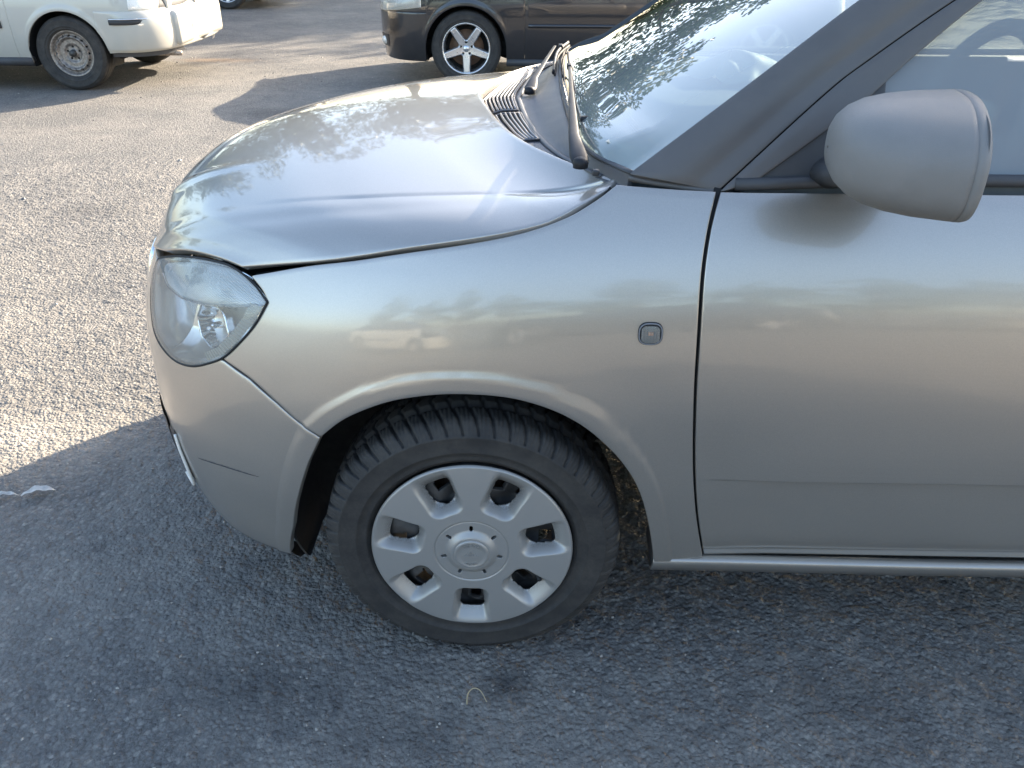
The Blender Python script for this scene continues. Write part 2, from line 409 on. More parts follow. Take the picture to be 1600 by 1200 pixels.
# ------------------------------------------------------------------ ground
def ground():
    def axis(lo, hi, step, far):
        a = list(np.arange(lo, hi, step)); s = step; x = a[-1]
        while x < far: s *= 1.09; x += s; a.append(x)
        s = step; x = a[0]; b = []
        while x > -far: s *= 1.09; x -= s; b.append(x)
        return np.array(b[::-1]+a)
    xs = axis(-2.9, 1.35, .0075, 420); ys = axis(-.45, 3.6, .0075, 420)
    nx, ny = len(xs), len(ys)
    X, Y = np.meshgrid(xs, ys, indexing='ij')
    def smooth(a, k):
        for _ in range(k): a = (a+np.roll(a, 1, 0)+np.roll(a, -1, 0)+np.roll(a, 1, 1)+np.roll(a, -1, 1))/5
        return a
    w = rng.random((nx, ny)); Z = np.clip(smooth(w, 1)-.45, 0, 1)*.012
    w2 = smooth(rng.random((nx, ny)), 3); w2 = (w2-w2.mean())/w2.std(); Z += np.clip(w2, -1.5, 2.5)*.0009
    near = (X > -5) & (X < 3) & (Y > -2) & (Y < 7)
    dx = np.gradient(xs)[:, None]*np.ones((1, ny)); dy = np.gradient(ys)[None, :]*np.ones((nx, 1))
    fade = np.clip(.03/np.maximum(dx, dy), 0, 1)
    Z = Z*fade + (np.sin(X*.9)*np.sin(Y*.7+1)*.004)
    Z -= .003
    co = np.stack([X, Y, Z], -1).reshape(-1, 3).astype(np.float32)
    me = bpy.data.meshes.new("asphalt_ground"); me.vertices.add(nx*ny); me.vertices.foreach_set('co', co.ravel())
    i = np.arange(nx*ny).reshape(nx, ny)
    q = np.stack([i[:-1, :-1], i[1:, :-1], i[1:, 1:], i[:-1, 1:]], -1).reshape(-1)
    nf = (nx-1)*(ny-1); me.loops.add(nf*4); me.loops.foreach_set('vertex_index', q.astype(np.int32))
    me.polygons.add(nf); me.polygons.foreach_set('loop_start', np.arange(0, nf*4, 4, dtype=np.int32))
    me.polygons.foreach_set('use_smooth', np.ones(nf, bool)); me.update(calc_edges=True)
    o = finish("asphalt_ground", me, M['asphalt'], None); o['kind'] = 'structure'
    print("ground tris", nf*2)
ground()
def grit():
    bm = bmesh.new()
    base = [(0, 0, 1), (.9, 0, .1), (0, .9, 0), (-.9, .1, .1), (0, -.9, .05)]
    fs = [(0, 1, 2), (0, 2, 3), (0, 3, 4), (0, 4, 1)]
    for k in range(5200):
        if k < 3600: x = random.uniform(-2.6, 1.2); y = random.uniform(-.4, 3.2)
        else: x = random.uniform(-5, 1); y = random.uniform(3.0, 8.5)
        s = random.choice([.0018, .0022, .0028, .0035, .0045]) * (1 if k < 3600 else 2.0)
        if random.random() < .02: s *= 1.8
        a = random.uniform(0, 6.28); e = random.uniform(.6, 1.3); vs = []
        for p in base:
            px, py = p[0]*s*e*random.uniform(.8, 1.2), p[1]*s*random.uniform(.8, 1.2)
            vs.append(bm.verts.new((x+px*math.cos(a)-py*math.sin(a), y+px*math.sin(a)+py*math.cos(a), p[2]*s*.8-.0005)))
        for f in fs: bm.faces.new([vs[i] for i in f])
    o = bm_obj("loose_grit", bm, M['pebble'], smooth=False); o['kind'] = 'stuff'; o['label'] = 'loose grit and small stones strewn over the asphalt'
grit()

# ------------------------------------------------------------------ wheels
def tyre_bm(R, rr, W, yf, tread=True, nb=58, seg=None):
    """tyre standing at the origin, outer face towards -Y at y=yf; R radius, rr rim radius, W width"""
    seg = seg or nb*16
    prof = []  # (y from outer face, r, kind)
    yw = W
    P = [(.016, rr-.006, 0), (.004, rr+.002, 0), (.0, rr+.008, 0), (-.002, rr+.0100, 0), (-.0005, rr+.0125, 0), (-.005, rr+.026, 0), (-.0075, rr+.0275, 0), (-.0065, rr+.030, 0), (-.009, rr+.048, 0), (-.0075, R-.034, 0), (-.0080, R-.0325, 0), (-.0045, R-.030, 0), (-.001, R-.022, 1), (.003, R-.0155, 1), (.007, R-.0105, 1), (.012, R-.0062, 1)]
    n = 22
    P += [(.018+(W-.036)*k/n, R-.0035+.0035*math.sin(PI*k/n), 2) for k in range(n+1)]
    P += [(W-.012, R-.0065, 1), (W-.006, R-.012, 1), (W+.006, R-.03, 0), (W+.008, rr+.04, 0), (W, rr+.01, 0), (W-.016, rr-.006, 0)]
    rows = []
    for i in range(seg):
        a = 2*PI*i/seg; row = []
        for (y, r, k) in P:
            d = 0.
            if tread and k:
                if r < R-.02: pass
                t = (y-W/2)/(W/2)
                # arrow shaped lateral grooves and two round grooves
                ph = (i/seg*nb + abs(t)*1.1) % 1.0
                g = 1-sstep(.075, .115, min(ph, 1-ph))
                if abs(t) < .12: g *= .3
                d = max(d, g*.0085)
                for c in (-.33, .33):
                    d = max(d, (1-sstep(.045, .085, abs(t-c)))*.0075)
                sp = (i/seg*nb*4+abs(t)*1.5) % 1.0
                if abs(t) > .36: d = max(d, (.0016 if sp < .3 else 0))
            elif not tread and k == 2:
                t = (y-W/2)/(W/2)
                for c in (-.5, 0, .5): d = max(d, (1-sstep(.05, .1, abs(t-c)))*.006)
            row.append(((r-d)*math.cos(a), yf+y, (r-d)*math.sin(a)))
        rows.append(row)
    bm = grid_bm(rows, close_u=True); bmesh.ops.recalc_face_normals(bm, faces=bm.faces); return bm
def lathe_bm(prof, seg=96, axis_y=True):
    rows = []
    for i in range(seg):
        a = 2*PI*i/seg; rows.append([(r*math.cos(a), y, r*math.sin(a)) for (r, y) in prof])
    bm = grid_bm(rows, close_u=True); bmesh.ops.recalc_face_normals(bm, faces=bm.faces); return bm
def shift(bm, v): bmesh.ops.translate(bm, verts=bm.verts, vec=Vector(v)); return bm
def polar_relief(R, NR, NT, hfun, hole, r0=0.0):
    """disc facing -Y: y = hfun(r, a); cells for which hole() holds are left open"""
    rows = []
    for i in range(NT):
        a = 2*PI*i/NT; rows.append([((r0+(R-r0)*j/NR)*math.cos(a), hfun(r0+(R-r0)*j/NR, a), (r0+(R-r0)*j/NR)*math.sin(a)) for j in range(NR+1)])
    def keep(i, j): return not hole(r0+(R-r0)*(j+.5)/NR, 2*PI*(i+.5)/NT)
    bm = grid_bm(rows, close_u=True, keep=keep)
    s = sum(f.normal.y*f.calc_area() for f in bm.faces)
    if s > 0: bmesh.ops.reverse_faces(bm, faces=bm.faces); bm.normal_update()
    return bm
RC = .1944
def cover_h(r, a):
    q = r/RC
    # gentle dome
    y = -.004-.009*math.sqrt(max(0, 1-(q*.93)**2))+.007
    y -= .003
    w = 2*PI/7; k = (a-1.5*PI+.02) / w; da = (k-round(k))*w
    s = abs(da)*r            # distance from the window's axis
    half = .0325+.0050*sstep(.62, 1.0, q)
    if q > .38:
        # recess: rounded at its inner end, open at the rim
        dr = (.500*RC-r); cx = max(0., s-(half-.024)); cy = max(0., dr+.024)
        d = math.hypot(cx, cy)-.024 if cx > 0 or cy > 0 else -.024
        e = 1-sstep(-.0135, .005, d)
        floor = .026-.0252*sstep(.78, .992, q)
        y += e*floor
    # centre plate: fine ring groove at .367 R, raised boss
    y += .0018*(1-sstep(.0, .0016, abs(r-.367*RC)))
    if q < .37: y += .001
    y -= .009*(1-sstep(.185, .27, q))
    if q > .985: y += .004*sstep(.985, 1.0, q)
    return y
def cover_hole(r, a):
    q = r/RC; w = 2*PI/7; k = (a-1.5*PI+.02) / w; da = (k-round(k))*w; s = abs(da)*r
    if .52 < q < .85:
        half = .0212+.004*(q-.6)*5; cr = .0190 if q < .69 else .009
        cx = max(0, s-(half-cr)); cy = max(0, abs(q-.69)*RC-(.142*RC-cr))
        if math.hypot(cx, cy) < cr: return True
    k2 = (a-.5*PI) / w; d2 = abs((k2-round(k2))*w)*r
    if math.hypot(max(0, abs(q-.285)*RC-.0025), d2) < .0040: return True
    return False
def near_wheel(parent, cx, cy, cz, detail=True, tyre_me=None):
    if tyre_me is None:
        bm = tyre_bm(.290, .196, .168, .0, True); bm = shift(bm, (0, .006, 0))
        # flattened where it stands on the ground
        for v in bm.verts:
            if v.co.z < -(cz-.001): v.co.y += (-.010 if v.co.y < .09 else .008)*min(1, (-(cz-.001)-v.co.z)/.004); v.co.z = -(cz-.001)
        t = bm_obj("tyre", shift(bm, (cx, cy, cz)), M['tyre'], parent)
    bm = polar_relief(RC, 130, 770, cover_h, cover_hole, .018)
    for v in bm.verts: v.co.y += v.co.z*.02
    flange(bm, .010, .0006)
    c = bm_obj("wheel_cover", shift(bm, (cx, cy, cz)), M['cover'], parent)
    # emblem boss in the middle
    prof = [(0.0001, -.0185), (.020, -.0185), (.0265, -.0182), (.0275, -.0190), (.0300, -.0192), (.0325, -.0188), (.0340, -.0172), (.0342, -.008)]
    cap = bm_obj("centre_cap", shift(lathe_bm(prof, 64), (cx, cy, cz)), M['cover'], parent)
    # winged arrow relief on the cap
    bm = bmesh.new()
    def poly(pts, th=.0020, y=-.0185):
        a = [bm.verts.new((p[0], y-th, p[1])) for p in pts]; b = [bm.verts.new((p[0], y+.001, p[1])) for p in pts]
        bm.faces.new(a); n = len(pts)
        for i in range(n): bm.faces.new((a[i], b[i], b[(i+1) % n], a[(i+1) % n]))
    poly([(1.2*a, 1.2*b) for a, b in [(-.011, -.0035), (.004, -.0035), (.004, -.007), (.0115, -.0015), (.004, .003), (.004, -.0005), (-.011, -.0005)]])
    for k in range(3):
        y0 = .001+k*.0032; poly([(-.009+k*.002, y0), (.001-k*.0005, y0), (-.001-k*.001, y0+.0022), (-.006+k*.002, y0+.0026)])
    bmesh.ops.recalc_face_normals(bm, faces=bm.faces)
    for v in bm.verts: v.co += Vector((cx, cy, cz))
    bm_obj("emblem", bm, M['cover'], cap, smooth=False)
    # raised lettering round the cap
    def ring_text(txt, a0, step, flip):
        for i, ch in enumerate(txt):
            fc = bpy.data.curves.new("letter", 'FONT'); fc.body = ch; fc.size = .0085; fc.extrude = .0012; fc.align_x = 'CENTER'; fc.align_y = 'CENTER'
            to = bpy.data.objects.new("letter_source", fc); me = bpy.data.meshes.new_from_object(to); bpy.data.objects.remove(to)
            a = a0-step*i if not flip else a0+step*i
            p = Vector((math.cos(a)*.0225, -.0186, math.sin(a)*.0225))
            rot = a-PI/2 if not flip else a+PI/2
            me.transform(Matrix.Translation(p+Vector((cx, cy, cz))) @ Matrix.Rotation(-rot, 4, 'Y') @ Matrix.Rotation(PI/2, 4, 'X'))
            finish("letter", me, M['cover'], cap)
    ring_text("ŠKODA", PI/2+.62, .31, False); ring_text("AUTO", -PI/2-.44, .29, True)
    # steel rim behind the cover with its own openings
    def rh(r, a):
        q = r/.19; y = .050-.012*sstep(.25, .5, q)+.02*sstep(.55, .85, q)*0
        if q > .86: y = .04
        k = a/(2*PI/7)*1.0; da = abs(k-round(k))*(2*PI/7)*r
        if .55 < q < .88: y += .010*math.cos(min(PI, da*70))
        return y
    def rhole(r, a):
        k = (a-.4)/(2*PI/16); return False if not .13 < r < .158 else abs((k-round(k))*(2*PI/16)*r) < .014
    bm = polar_relief(.188, 30, 224, rh, rhole, .01)
    flange(bm, .008, .001)
    bm_obj("rim", shift(bm, (cx, cy, cz)), M['steel'], parent)
    prof = [(.188, .004), (.186, .030), (.178, .06), (.176, .15)]
    bm_obj("rim_barrel", shift(lathe_bm(prof), (cx, cy, cz)), M['steel'], parent)
    bm_obj("brake_disc", shift(lathe_bm([(.02, .085), (.128, .085), (.128, .105), (.02, .105)]), (cx, cy, cz)), M['disc'], parent)
    # tyre valve seen through the lower right opening
    a = 1.5*PI+2*PI/7-.02
    bm_obj("valve", shift(tube_bm([(math.cos(a+.13)*.150, .028, math.sin(a+.13)*.150), (math.cos(a+.13)*.157, .006, math.sin(a+.13)*.157)], [.0055, .0045]), (cx, cy, cz)), M['rubber'], parent)
# ------------------------------------------------------------------ the near car
def build_near_car():
    car = thing("silver_hatchback", "silver beige hatchback filling the picture, its bonnet slightly open above the headlight", "car", (1.2, .8, 0))
    MIR = lambda p: (p[0], 2*YC-p[1], p[2])
    ARCH = [(-0.3852, 0.1766), (-0.3565, 0.3023), (-0.3319, 0.394), (-0.3030, 0.4741), (-0.2673, 0.538), (-0.2172, 0.5822), (-0.1448, 0.6209), (-0.0765, 0.6403), (-0.0102, 0.6479), (0.066, 0.6444), (0.1314, 0.6271), (0.187, 0.5989), (0.2333, 0.5594), (0.2762, 0.5075), (0.3104, 0.443), (0.3374, 0.3509), (0.3595, 0.2400)]
    ARCHF = [(p.x, p.z) for p in resample([(x, 0, z) for x, z in ARCH], 110)]
    def arch_d(x, z):
        best = 9
        for a, b in zip(ARCHF, ARCHF[1:]):
            ax, az = b[0]-a[0], b[1]-a[1]; t = max(0, min(1, ((x-a[0])*ax+(z-a[1])*az)/(ax*ax+az*az)))
            best = min(best, math.hypot(x-a[0]-ax*t, z-a[1]-az*t))
        return best
    def skin(x, z):
        d = arch_d(x, z) if (abs(x) < .50 and z < .75) else 1
        return body_y(x, z)-.0034*(1-sstep(.029, .0345, d))-.0030*(1-sstep(.0, .12, d))
    HLB = [(.309, .6935), (.318, .676), (.332, .66), (.361, .632), (.393, .605), (.436, .5916), (.489, .5875), (.54, .5975), (.58, .6178), (.613, .6422), (.639, .6788), (.661, .7204), (.672, .7601)]
    HLT = [(.309, .6935), (.318, .715), (.334, .7346), (.401, .762), (.472, .7832), (.546, .7964), (.595, .7962), (.64, .7815), (.672, .7601)]
    def dens(L):
        q = sorted({(round(p.x, 5), round(p.z, 5)) for p in resample([(a, 0, b) for a, b in L], 160)}); out = [q[0]]
        for a in q[1:]:
            if a[0] > out[-1][0]+1e-4: out.append(a)
        return out
    HLB = dens(HLB); HLT = dens(HLT)
    HSIDE = [(-0.4102, 0.1526, 0.8047), (-0.2758, 0.0967, 0.8365), (-0.1816, 0.0723, 0.8584), (-0.0932, 0.059, 0.8789), (.033, .051, .9025), (.116, .060, .919), (.152, .070, .931), (.177, .082, .942), (.204, .098, .953), (.225, .112, .962), (.247, .130, .970)]
    FTOP = [(-0.3858, 0.1323, 0.7973), (-0.2757, 0.0923, 0.8289), (-0.1816, 0.069, 0.8518), (-0.0931, 0.0555, 0.8725), (0.0746, 0.0509, 0.9054), (0.1565, 0.0618, 0.9302), (0.2073, 0.0756, 0.9558), (0.2429, 0.0891, 0.9781), (0.3392, 0.0789, 0.9706), (0.3968, 0.0749, 0.9692)]
    DOORF = [(0.4016, 0.9667), (0.3881, 0.9164), (0.3804, 0.8518), (0.3806, 0.761), (0.3856, 0.6463), (0.3992, 0.5122), (0.4203, 0.3872), (0.4517, 0.2576)]
    # ---------------- fender: Coons patch in the side plane, laid on the body skin
    def fender(mir=False):
        inner = resample([(x, 0, z) for x, z in ARCH if z > .53 or x > 0][0:], 240)
        i0 = 0
        inner[0] = Vector((-.2673, 0, .5375))
        lp = []
        for s in np.linspace(.614, .672, 22):
            b = body_pt(s, plin(HLB, s)[1]); lp.append((b[0]+.0030, 0, b[2]-.0028*(1-(s-.614)/.058)))
        s0 = resample(lp, 40); e0 = tuple(s0[-1])
        s0b = resample([e0, (-.3600, 0, .7775), (-.3840, 0, .7945)], 12)
        s1 = resample([(-.3840, 0, .7945)]+[(p[0], 0, p[2]-dz) for p, dz in zip(FTOP[1:8], (.001, .0025, .0035, .004, .0045, .0045, .003))], 90); s1b = resample([(.2429, 0, .9751)]+[(p[0], 0, p[2]) for p in FTOP[8:]], 20)
        s2 = resample([(.3968, 0, .9692)]+[(x-.0048, 0, z) for x, z in DOORF[1:]], 90)
        outer = s0+s0b[1:]+s1[1:]+s1b[1:]+s2[1:]
        n = len(outer); inn = resample([tuple(p) for p in inner], n)
        seam = resample([(-.2673, 0, .5375), (-.3107, 0, .560), (-.3521, 0, .589), (-.4018, 0, .6205), (-.4567, 0, .6390)], 36)
        end = resample([(.3595, 0, .2400), (.4495, 0, .2576)], 36)
        rows = []
        for i in range(n):
            u = i/(n-1); row = []
            for j in range(36):
                v = j/35
                C = inn[i]*(1-v)+outer[i]*v + seam[j]*(1-u)+end[j]*u - (inn[0]*(1-u)*(1-v)+inn[-1]*u*(1-v)+outer[0]*(1-u)*v+outer[-1]*u*v)
                y = skin(C.x, C.z)
                # crisp top edge towards pillar and bonnet follows the traced height
                p = (C.x, y, C.z); row.append(MIR(p) if mir else p)
            rows.append(row)
        bm = grid_bm(rows, outward=(0, YC, .5)); flange(bm, .016, .0018)
        return bm_obj("front_wing", bm, M['paint'], car)
    fen = fender(); fender(True)
    # ---------------- bumper
    EDGE = [(.1766, .717), (.3023, .7527), (.394, .766), (.474, .776), (.5375, .789)]
    TOP = [(.0, .7250), (.305, .7250), (.3075, .69), (.318, .674), (.332, .658), (.361, .630), (.393, .603), (.436, .5896), (.489, .5855), (.54, .5955), (.58, .6155), (.606, .6335), (.614, .6335), (.668, .6145), (.716, .5835), (.754, .5545), (.789, .5325)]
    se = lambda z: plin(EDGE, z)[1]
    TOPU = [(s/se(z), z) for s, z in TOP]
    def bump_pt(u, z, off=0.):
        s = u*se(z); x, y, z = body_pt(s, z)
        if x > -.52:
            d = arch_d(x, z)
            f = sstep(.02, .1, .789-s) if False else 1
            y -= .0034*(1-sstep(.029, .0345, d))*f+.0030*(1-sstep(0, .12, d))
        return x, y, z
    def bumper(mir=False):
        us = sorted(set([round(v, 5) for v in list(np.linspace(0, 1, 110))]+[round(u, 5) for u, z in TOPU]))
        rows = []
        for u in us:
            zt = plin(TOPU, u)[1]; zb = .205-.02*(1-u); row = []
            for j in range(60):
                z = lerp(zb, zt, j/59); p = Vector(bump_pt(u, z))
                # shallow fold line low on the corner
                row.append(MIR(p) if mir else tuple(p))
            rows.append(row)
        bm = grid_bm(rows, outward=(0, YC, .5)); flange(bm, .016, .0016)
        return bm_obj("front_bumper", bm, M['paint'], car)
    bp = bumper(); bumper(True)
    # black lower lip
    for mir in (False, True):
        rows = []
        for u in np.linspace(0, .985, 60):
            r = []
            for z, off in ((.215, .010), (.195, .008), (.175, .012), (.160, .020), (.158, .06)):
                p = Vector(body_pt(u*.725, max(z, .16))); c = Vector((.0, YC, p.z)); d = (c-p).normalized(); p = p+d*off; p.z = z-.012*(1-u)
                r.append(MIR(p) if mir else tuple(p))
            rows.append(r)
        bm_obj("bumper_lip", grid_bm(rows, outward=(0, YC, .25)), M['trim'], car)
    # lower air intake with bright surround, its corner shows on the silhouette
    def surf(s, z, off=0.):
        p = Vector(body_pt(s, z)); q1 = Vector(body_pt(s+.004, z)); q2 = Vector(body_pt(s, z+.004))
        n = (q1-p).cross(q2-p).normalized()
        if n.dot(p-Vector((0, YC, z))) < 0: n = -n
        return p+n*off
    for mir in (False, True):
        rows = []
        for k in range(26):
            z = lerp(.292, .408, k/25); s1 = lerp(.446, .432, k/25) if k < 24 else .43
            r = [surf(s, z, .0035 if 0 < k < 25 else .001) for s in np.linspace(.40-.12*0, s1, 10)]
            rows.append([MIR(p) for p in r] if mir else [tuple(p) for p in r])
        bm_obj("fog_intake", grid_bm(rows, outward=(0, YC, .4)), M['black'], bp)
        rim = [surf(.437, .405, .003), surf(.444, .37, .004), surf(.451, .33, .005), surf(.450, .298, .006), surf(.440, .284, .006), surf(.425, .287, .006), surf(.405, .298, .006)]
        rim = [MIR(p) if mir else tuple(p) for p in rim]
        bm_obj("intake_surround", tube_bm(resample(rim, 30), .0035, 8), M['hl_house'], bp)
    rows = [[tuple(surf(s, z, .004)) for s in np.linspace(0, .39, 20)] for z in np.linspace(.27, .42, 6)]
    bm_obj("lower_grille", grid_bm(rows, outward=(0, YC, .4)), M['black'], bp)
    rows = [[MIR(surf(s, z, .004)) for s in np.linspace(0, .39, 20)] for z in np.linspace(.27, .42, 6)]
    bm_obj("lower_grille", grid_bm(rows, outward=(0, YC, .4)), M['black'], bp)
    # thin scratch across the bumper corner
    sp = [(.531, .393), (.575, .402), (.613, .408), (.655, .411), (.694, .412)]
    bm_obj("scratch", tube_bm([tuple(surf(s, z, .0012 if abs(s-.6) < .08 else .0008)) for s, z in [plin(sp, t) for t in np.linspace(.531, .694, 24)]], [.0003+.0009*math.sin(PI*k/23)**.5*(.5+.5*random.random()) for k in range(24)], 6), M['trim'], bp)
    # upper grille with bright frame and bars between the headlights
    gr = bm_obj("grille", grid_bm([[tuple(surf(s, z, .004)) if sd > 0 else MIR(surf(s, z, .004)) for sd, s in [(1, v) for v in np.linspace(.15, 0, 14)]+[(-1, v) for v in np.linspace(.02, .15, 13)]] for z in np.linspace(.56, .69, 8)], outward=(0, YC, .6)), M['black'], car)
    for k in range(13):
        s = .008+.0108*k
        for mir in (False, True):
            pts = [surf(s, z, .006) for z in (.57, .61, .65, .68)]
            bm_obj("grille_bar", tube_bm([MIR(p) if mir else tuple(p) for p in pts], .006, 6, flat=.6), M['black'], gr)
    fr = [surf(s, z, .003) for s, z in [(0, .552), (.08, .553), (.11, .558), (.145, .575), (.15, .63), (.145, .675), (.12, .688), (.08, .69), (0, .69)]]
    for mir in (False, True):
        bm_obj("grille_frame", tube_bm(resample([MIR(p) if mir else tuple(p) for p in fr], 50), .009, 8), M['chrome'], gr)
    # ---------------- headlight
    def lamp(mir=False):
        SS = [.309+(.672-.309)*(.5-.5*math.cos(PI*k/70)) for k in range(71)]
        N = 44
        mp = (lambda p: MIR(p)) if mir else (lambda p: tuple(p))
        hl = None
        def sheet(off, name, mat, f=1.0, par=None, hem=False, n=N):
            rows = []
            for k, s in enumerate(SS):
                zb, zt = plin(HLB, s)[1], plin(HLT, s)[1]; r = []
                for j in range(n+1):
                    v = j/n; z = lerp(zb, zt, .5+(v-.5)*f)
                    # distance from outline, 0..1
                    e = min(1., 4*math.sqrt(max(0, v*(1-v))*max(0, (k/70)*(1-k/70))))
                    r.append(mp(surf(s, z, off(e, s, z, v, k/70))))
                rows.append(r)
            bm = grid_bm(rows, outward=(0, YC, .6))
            if hem: flange(bm, .010, .002)
            return bm_obj(name, bm, mat, par)
        hl = bm_obj("headlight", tube_bm([mp(surf(s, z, .001)) for s, z in
              [(s, plin(HLB, s)[1]) for s in SS]]+[mp(surf(s, plin(HLT, s)[1], .001)) for s in SS[::-1][1:]], .0022, 6), M['rubber'], car)
        sheet(lambda e, s, z, v, k: .0015+.0035*min(1, e*1.3), "lens", M['lens'], .985, hl)
        # bowl: deep mirror with facets that turn with the plan angle
        def bowl(e, s, z, v, k):
            d = -.004-.060*min(1, e*1.1)**.8
            d += .022*math.exp(-((s-.455)/.009)**2)+.014*math.exp(-((s-.60)/.008)**2)          # standing rib between reflector halves
            return min(d, -.006-.012*e)
        sheet(bowl, "reflector_housing", M['hl_bowl'], .97, hl)
        # main beam reflector cup and bulb shield
        c = Vector(surf(.532, .676, -.042)); nrm = Vector((-.62, -.72, .20)).normalized()
        q = nrm.to_track_quat('Z', 'Y').to_matrix().to_4x4()
        prof = [(.008, -.038), (.024, -.034), (.040, -.024), (.050, -.010), (.054, .004), (.056, .007), (.058, .004)]
        rows = []
        for i in range(48):
            a = 2*PI*i/48; rr = []
            for (r, h) in prof:
                r2 = r*(1+.03*math.cos(a*8)); rr.append(mp((Matrix.Translation(c) @ q) @ Vector((r2*math.cos(a)*.95, r2*math.sin(a)*.82, h))))
            rows.append(rr)
        bm_obj("reflector", grid_bm(rows, close_u=True), M['reflector'], hl)
        bm_obj("bulb", tube_bm([mp((Matrix.Translation(c) @ q) @ Vector((0, 0, h))) for h in (-.028, -.01, .004, .008)], [.007, .007, .006, .003], 12), M['chrome'], hl)
        # fluted indicator lens along the top
        low = [(.316, .712), (.376, .700), (.454, .704), (.528, .716), (.59, .732), (.655, .7505)]
        rows = []; NK = 150
        for k in range(NK+1):
            s = lerp(.324, .655, k/NK); zb = plin(low, s)[1]; zt = plin(HLT, s)[1]-.006; r = []
            if zb > zt: zb = zt-.0005
            for j in range(90):
                v = j/89; z = lerp(zb, zt, v)
                fl = .0032*abs(math.sin(PI*(z*235+(s-.4)*75)))
                bulge = .014*math.sin(PI*v)**.6*math.sin(PI*k/NK)**.5
                r.append(mp(surf(s, z, -.020+bulge+fl)))
            rows.append(r)
        bm_obj("indicator_lens", grid_bm(rows, outward=(0, YC, .6)), M['flute'], hl)
        rows = [[mp(surf(lerp(.324, .655, k/40), lerp(plin(low, lerp(.324, .655, k/40))[1]-.001, max(plin(HLT, lerp(.324, .655, k/40))[1]-.006, plin(low, lerp(.324, .655, k/40))[1]), j/8), -.030+.006*math.sin(PI*j/8))) for j in range(9)] for k in range(41)]
        bm_obj("indicator_reflector", grid_bm(rows, outward=(0, YC, .6)), M['reflector'], hl)
        # bright edge under the indicator
        bm_obj("divider", tube_bm([mp(surf(s, z-.001, -.012)) for s, z in [plin(low, t) for t in np.linspace(.33, .655, 40)]], .0022, 8), M['chrome'], hl)
        # fluted band down the outer edge
        rows = []
        for k in range(181):
            t = k/180; s, z = plin([(0, .668, .748), (.25, .659, .7204), (.5, .637, .6788), (.75, .611, .6440), (1., .578, .6200)], t)[1:]
            r = []
            for j in range(12):
                v = j/11; fl = .0016*abs(math.sin(PI*t*26))
                r.append(mp(surf(s-.003-v*.034*(1-.35*t), z+.001+v*.006*t, -.003-.010*v+fl)))
            rows.append(r)
        bm_obj("side_flutes", grid_bm(rows, outward=(0, YC, .6)), M['flute_warm'], hl)
    lamp(); lamp(True)
    # ---------------- bonnet
    KR = [(-.728, .5, .716), (-.684, .455, .759), (-.647, .42, .788), (-.57, .36, .829), (-.499, .315, .858), (-.342, .250, .895), (-.215, .215, .913), (-.109, .197, .9235), (.027, .182, .9315), (.10, .177, .9345), (.15, .171, .9385), (.19, .163, .946), (.22, .152, .957), (.2385, .140, .969)]
    CR = [(-.742, .8, .742), (-.728, .8, .785), (-.695, .8, .832), (-.62, .8, .882), (-.52, .8, .918), (-.40, .8, .944), (-.25, .8, .965), (-.12, .8, .975), (-.05, .8, .981), (-.018, .8, .984)]
    FC = [(-.728, .500, .716), (-.692, .425, .738), (-.6448, .3623, .755), (-.5918, .3047, .7784), (-.5394, .2559, .7947), (-.4854, .2103, .8036), (-.4449, .1787, .8063), (-.4102, .1526, .8047)]
    NU = 130; NSD = 26; NTP = 54
    S = resample(HSIDE, NU+1); K = resample(KR, NU+1); C = resample(CR, NU+1); FR = resample(FC, NSD+1)
    REAR = [(.8, -.018), (.695, -.002), (.565, .024), (.45, .056), (.36, .092), (.28, .137), (.22, .178), (.17, .216), (.14, .2385), (.13, .247), (.09, .275)]  # y, x
    RS = sorted(REAR)
    rxe = lambda y: interp([a for a, b in RS], [b for a, b in RS], y)
    rows = []
    for i in range(NU+1):
        u = i/NU; half = []
        for j in range(NTP+1):            # centre line to the crease
            w = j/NTP; y = lerp(C[i].y, K[i].y, w)
            g0 = w**2.6; g1 = (rxe(y)-C[NU].x)/(K[NU].x-C[NU].x)
            # the rear edge's own sweep fades out forwards
            lin = w**1.6
            g = lerp(lerp(g0, lin, sstep(0, .35, u)), g1, sstep(.35, 1, u)) if u > .35 else lerp(g0, lin, sstep(0, .35, u))
            x = lerp(C[i].x, K[i].x, g); z = lerp(C[i].z, K[i].z, w**lerp(2.6, 1.75, sstep(0, .4, u)))
            z += math.exp(-((w-.62)/.045)**2)*.006*(1-sstep(.08, .50, u))*sstep(.02, .12, u)
            z += -.004*(1-sstep(.60, .66, w))*(1-sstep(.1, .6, u))*sstep(.0, .1, u)*0
            half.append((x, y, z))
        for j in range(1, NSD+1):         # crease down to the cut line above the wing
            w = j/NSD; p = K[i].lerp(S[i], w)
            p = p+(FR[j]-K[0].lerp(S[0], w))*(1-u)**1.8
            p = p+Vector((0, -.5, .85))*(.0030*math.sin(PI*w)*sstep(0, .25, u))
            half.append(tuple(p))
        rows.append([MIR(p) for p in half[::-1]][:-1]+half)
    bm = grid_bm(rows, outward=(-.2, YC, .3)); flange(bm, .016, .0028)
    hood = bm_obj("bonnet", bm, M['paint'], car)
    # dark inner structure under the gaps
    for mir in (False, True):
        f = MIR if mir else tuple
        for pts, r in (([f((p.x, p.y+.030, p.z-.030)) for p in resample(FTOP[:8], 40)], .019), ([f((p.x, p.y+.030, p.z-.034)) for p in resample(FTOP[7:], 16)], .016),
                       ([f((x+.002, body_y(x, z)+.022, z)) for x, z in DOORF], .013), ([f(surf(s, z, -.024)) for s, z in [(.614, .635), (.668, .617), (.716, .586), (.754, .557), (.785, .534)]], .013)):
            bm_obj("seam_backing", tube_bm(pts, r, 8), M['dark'], car)
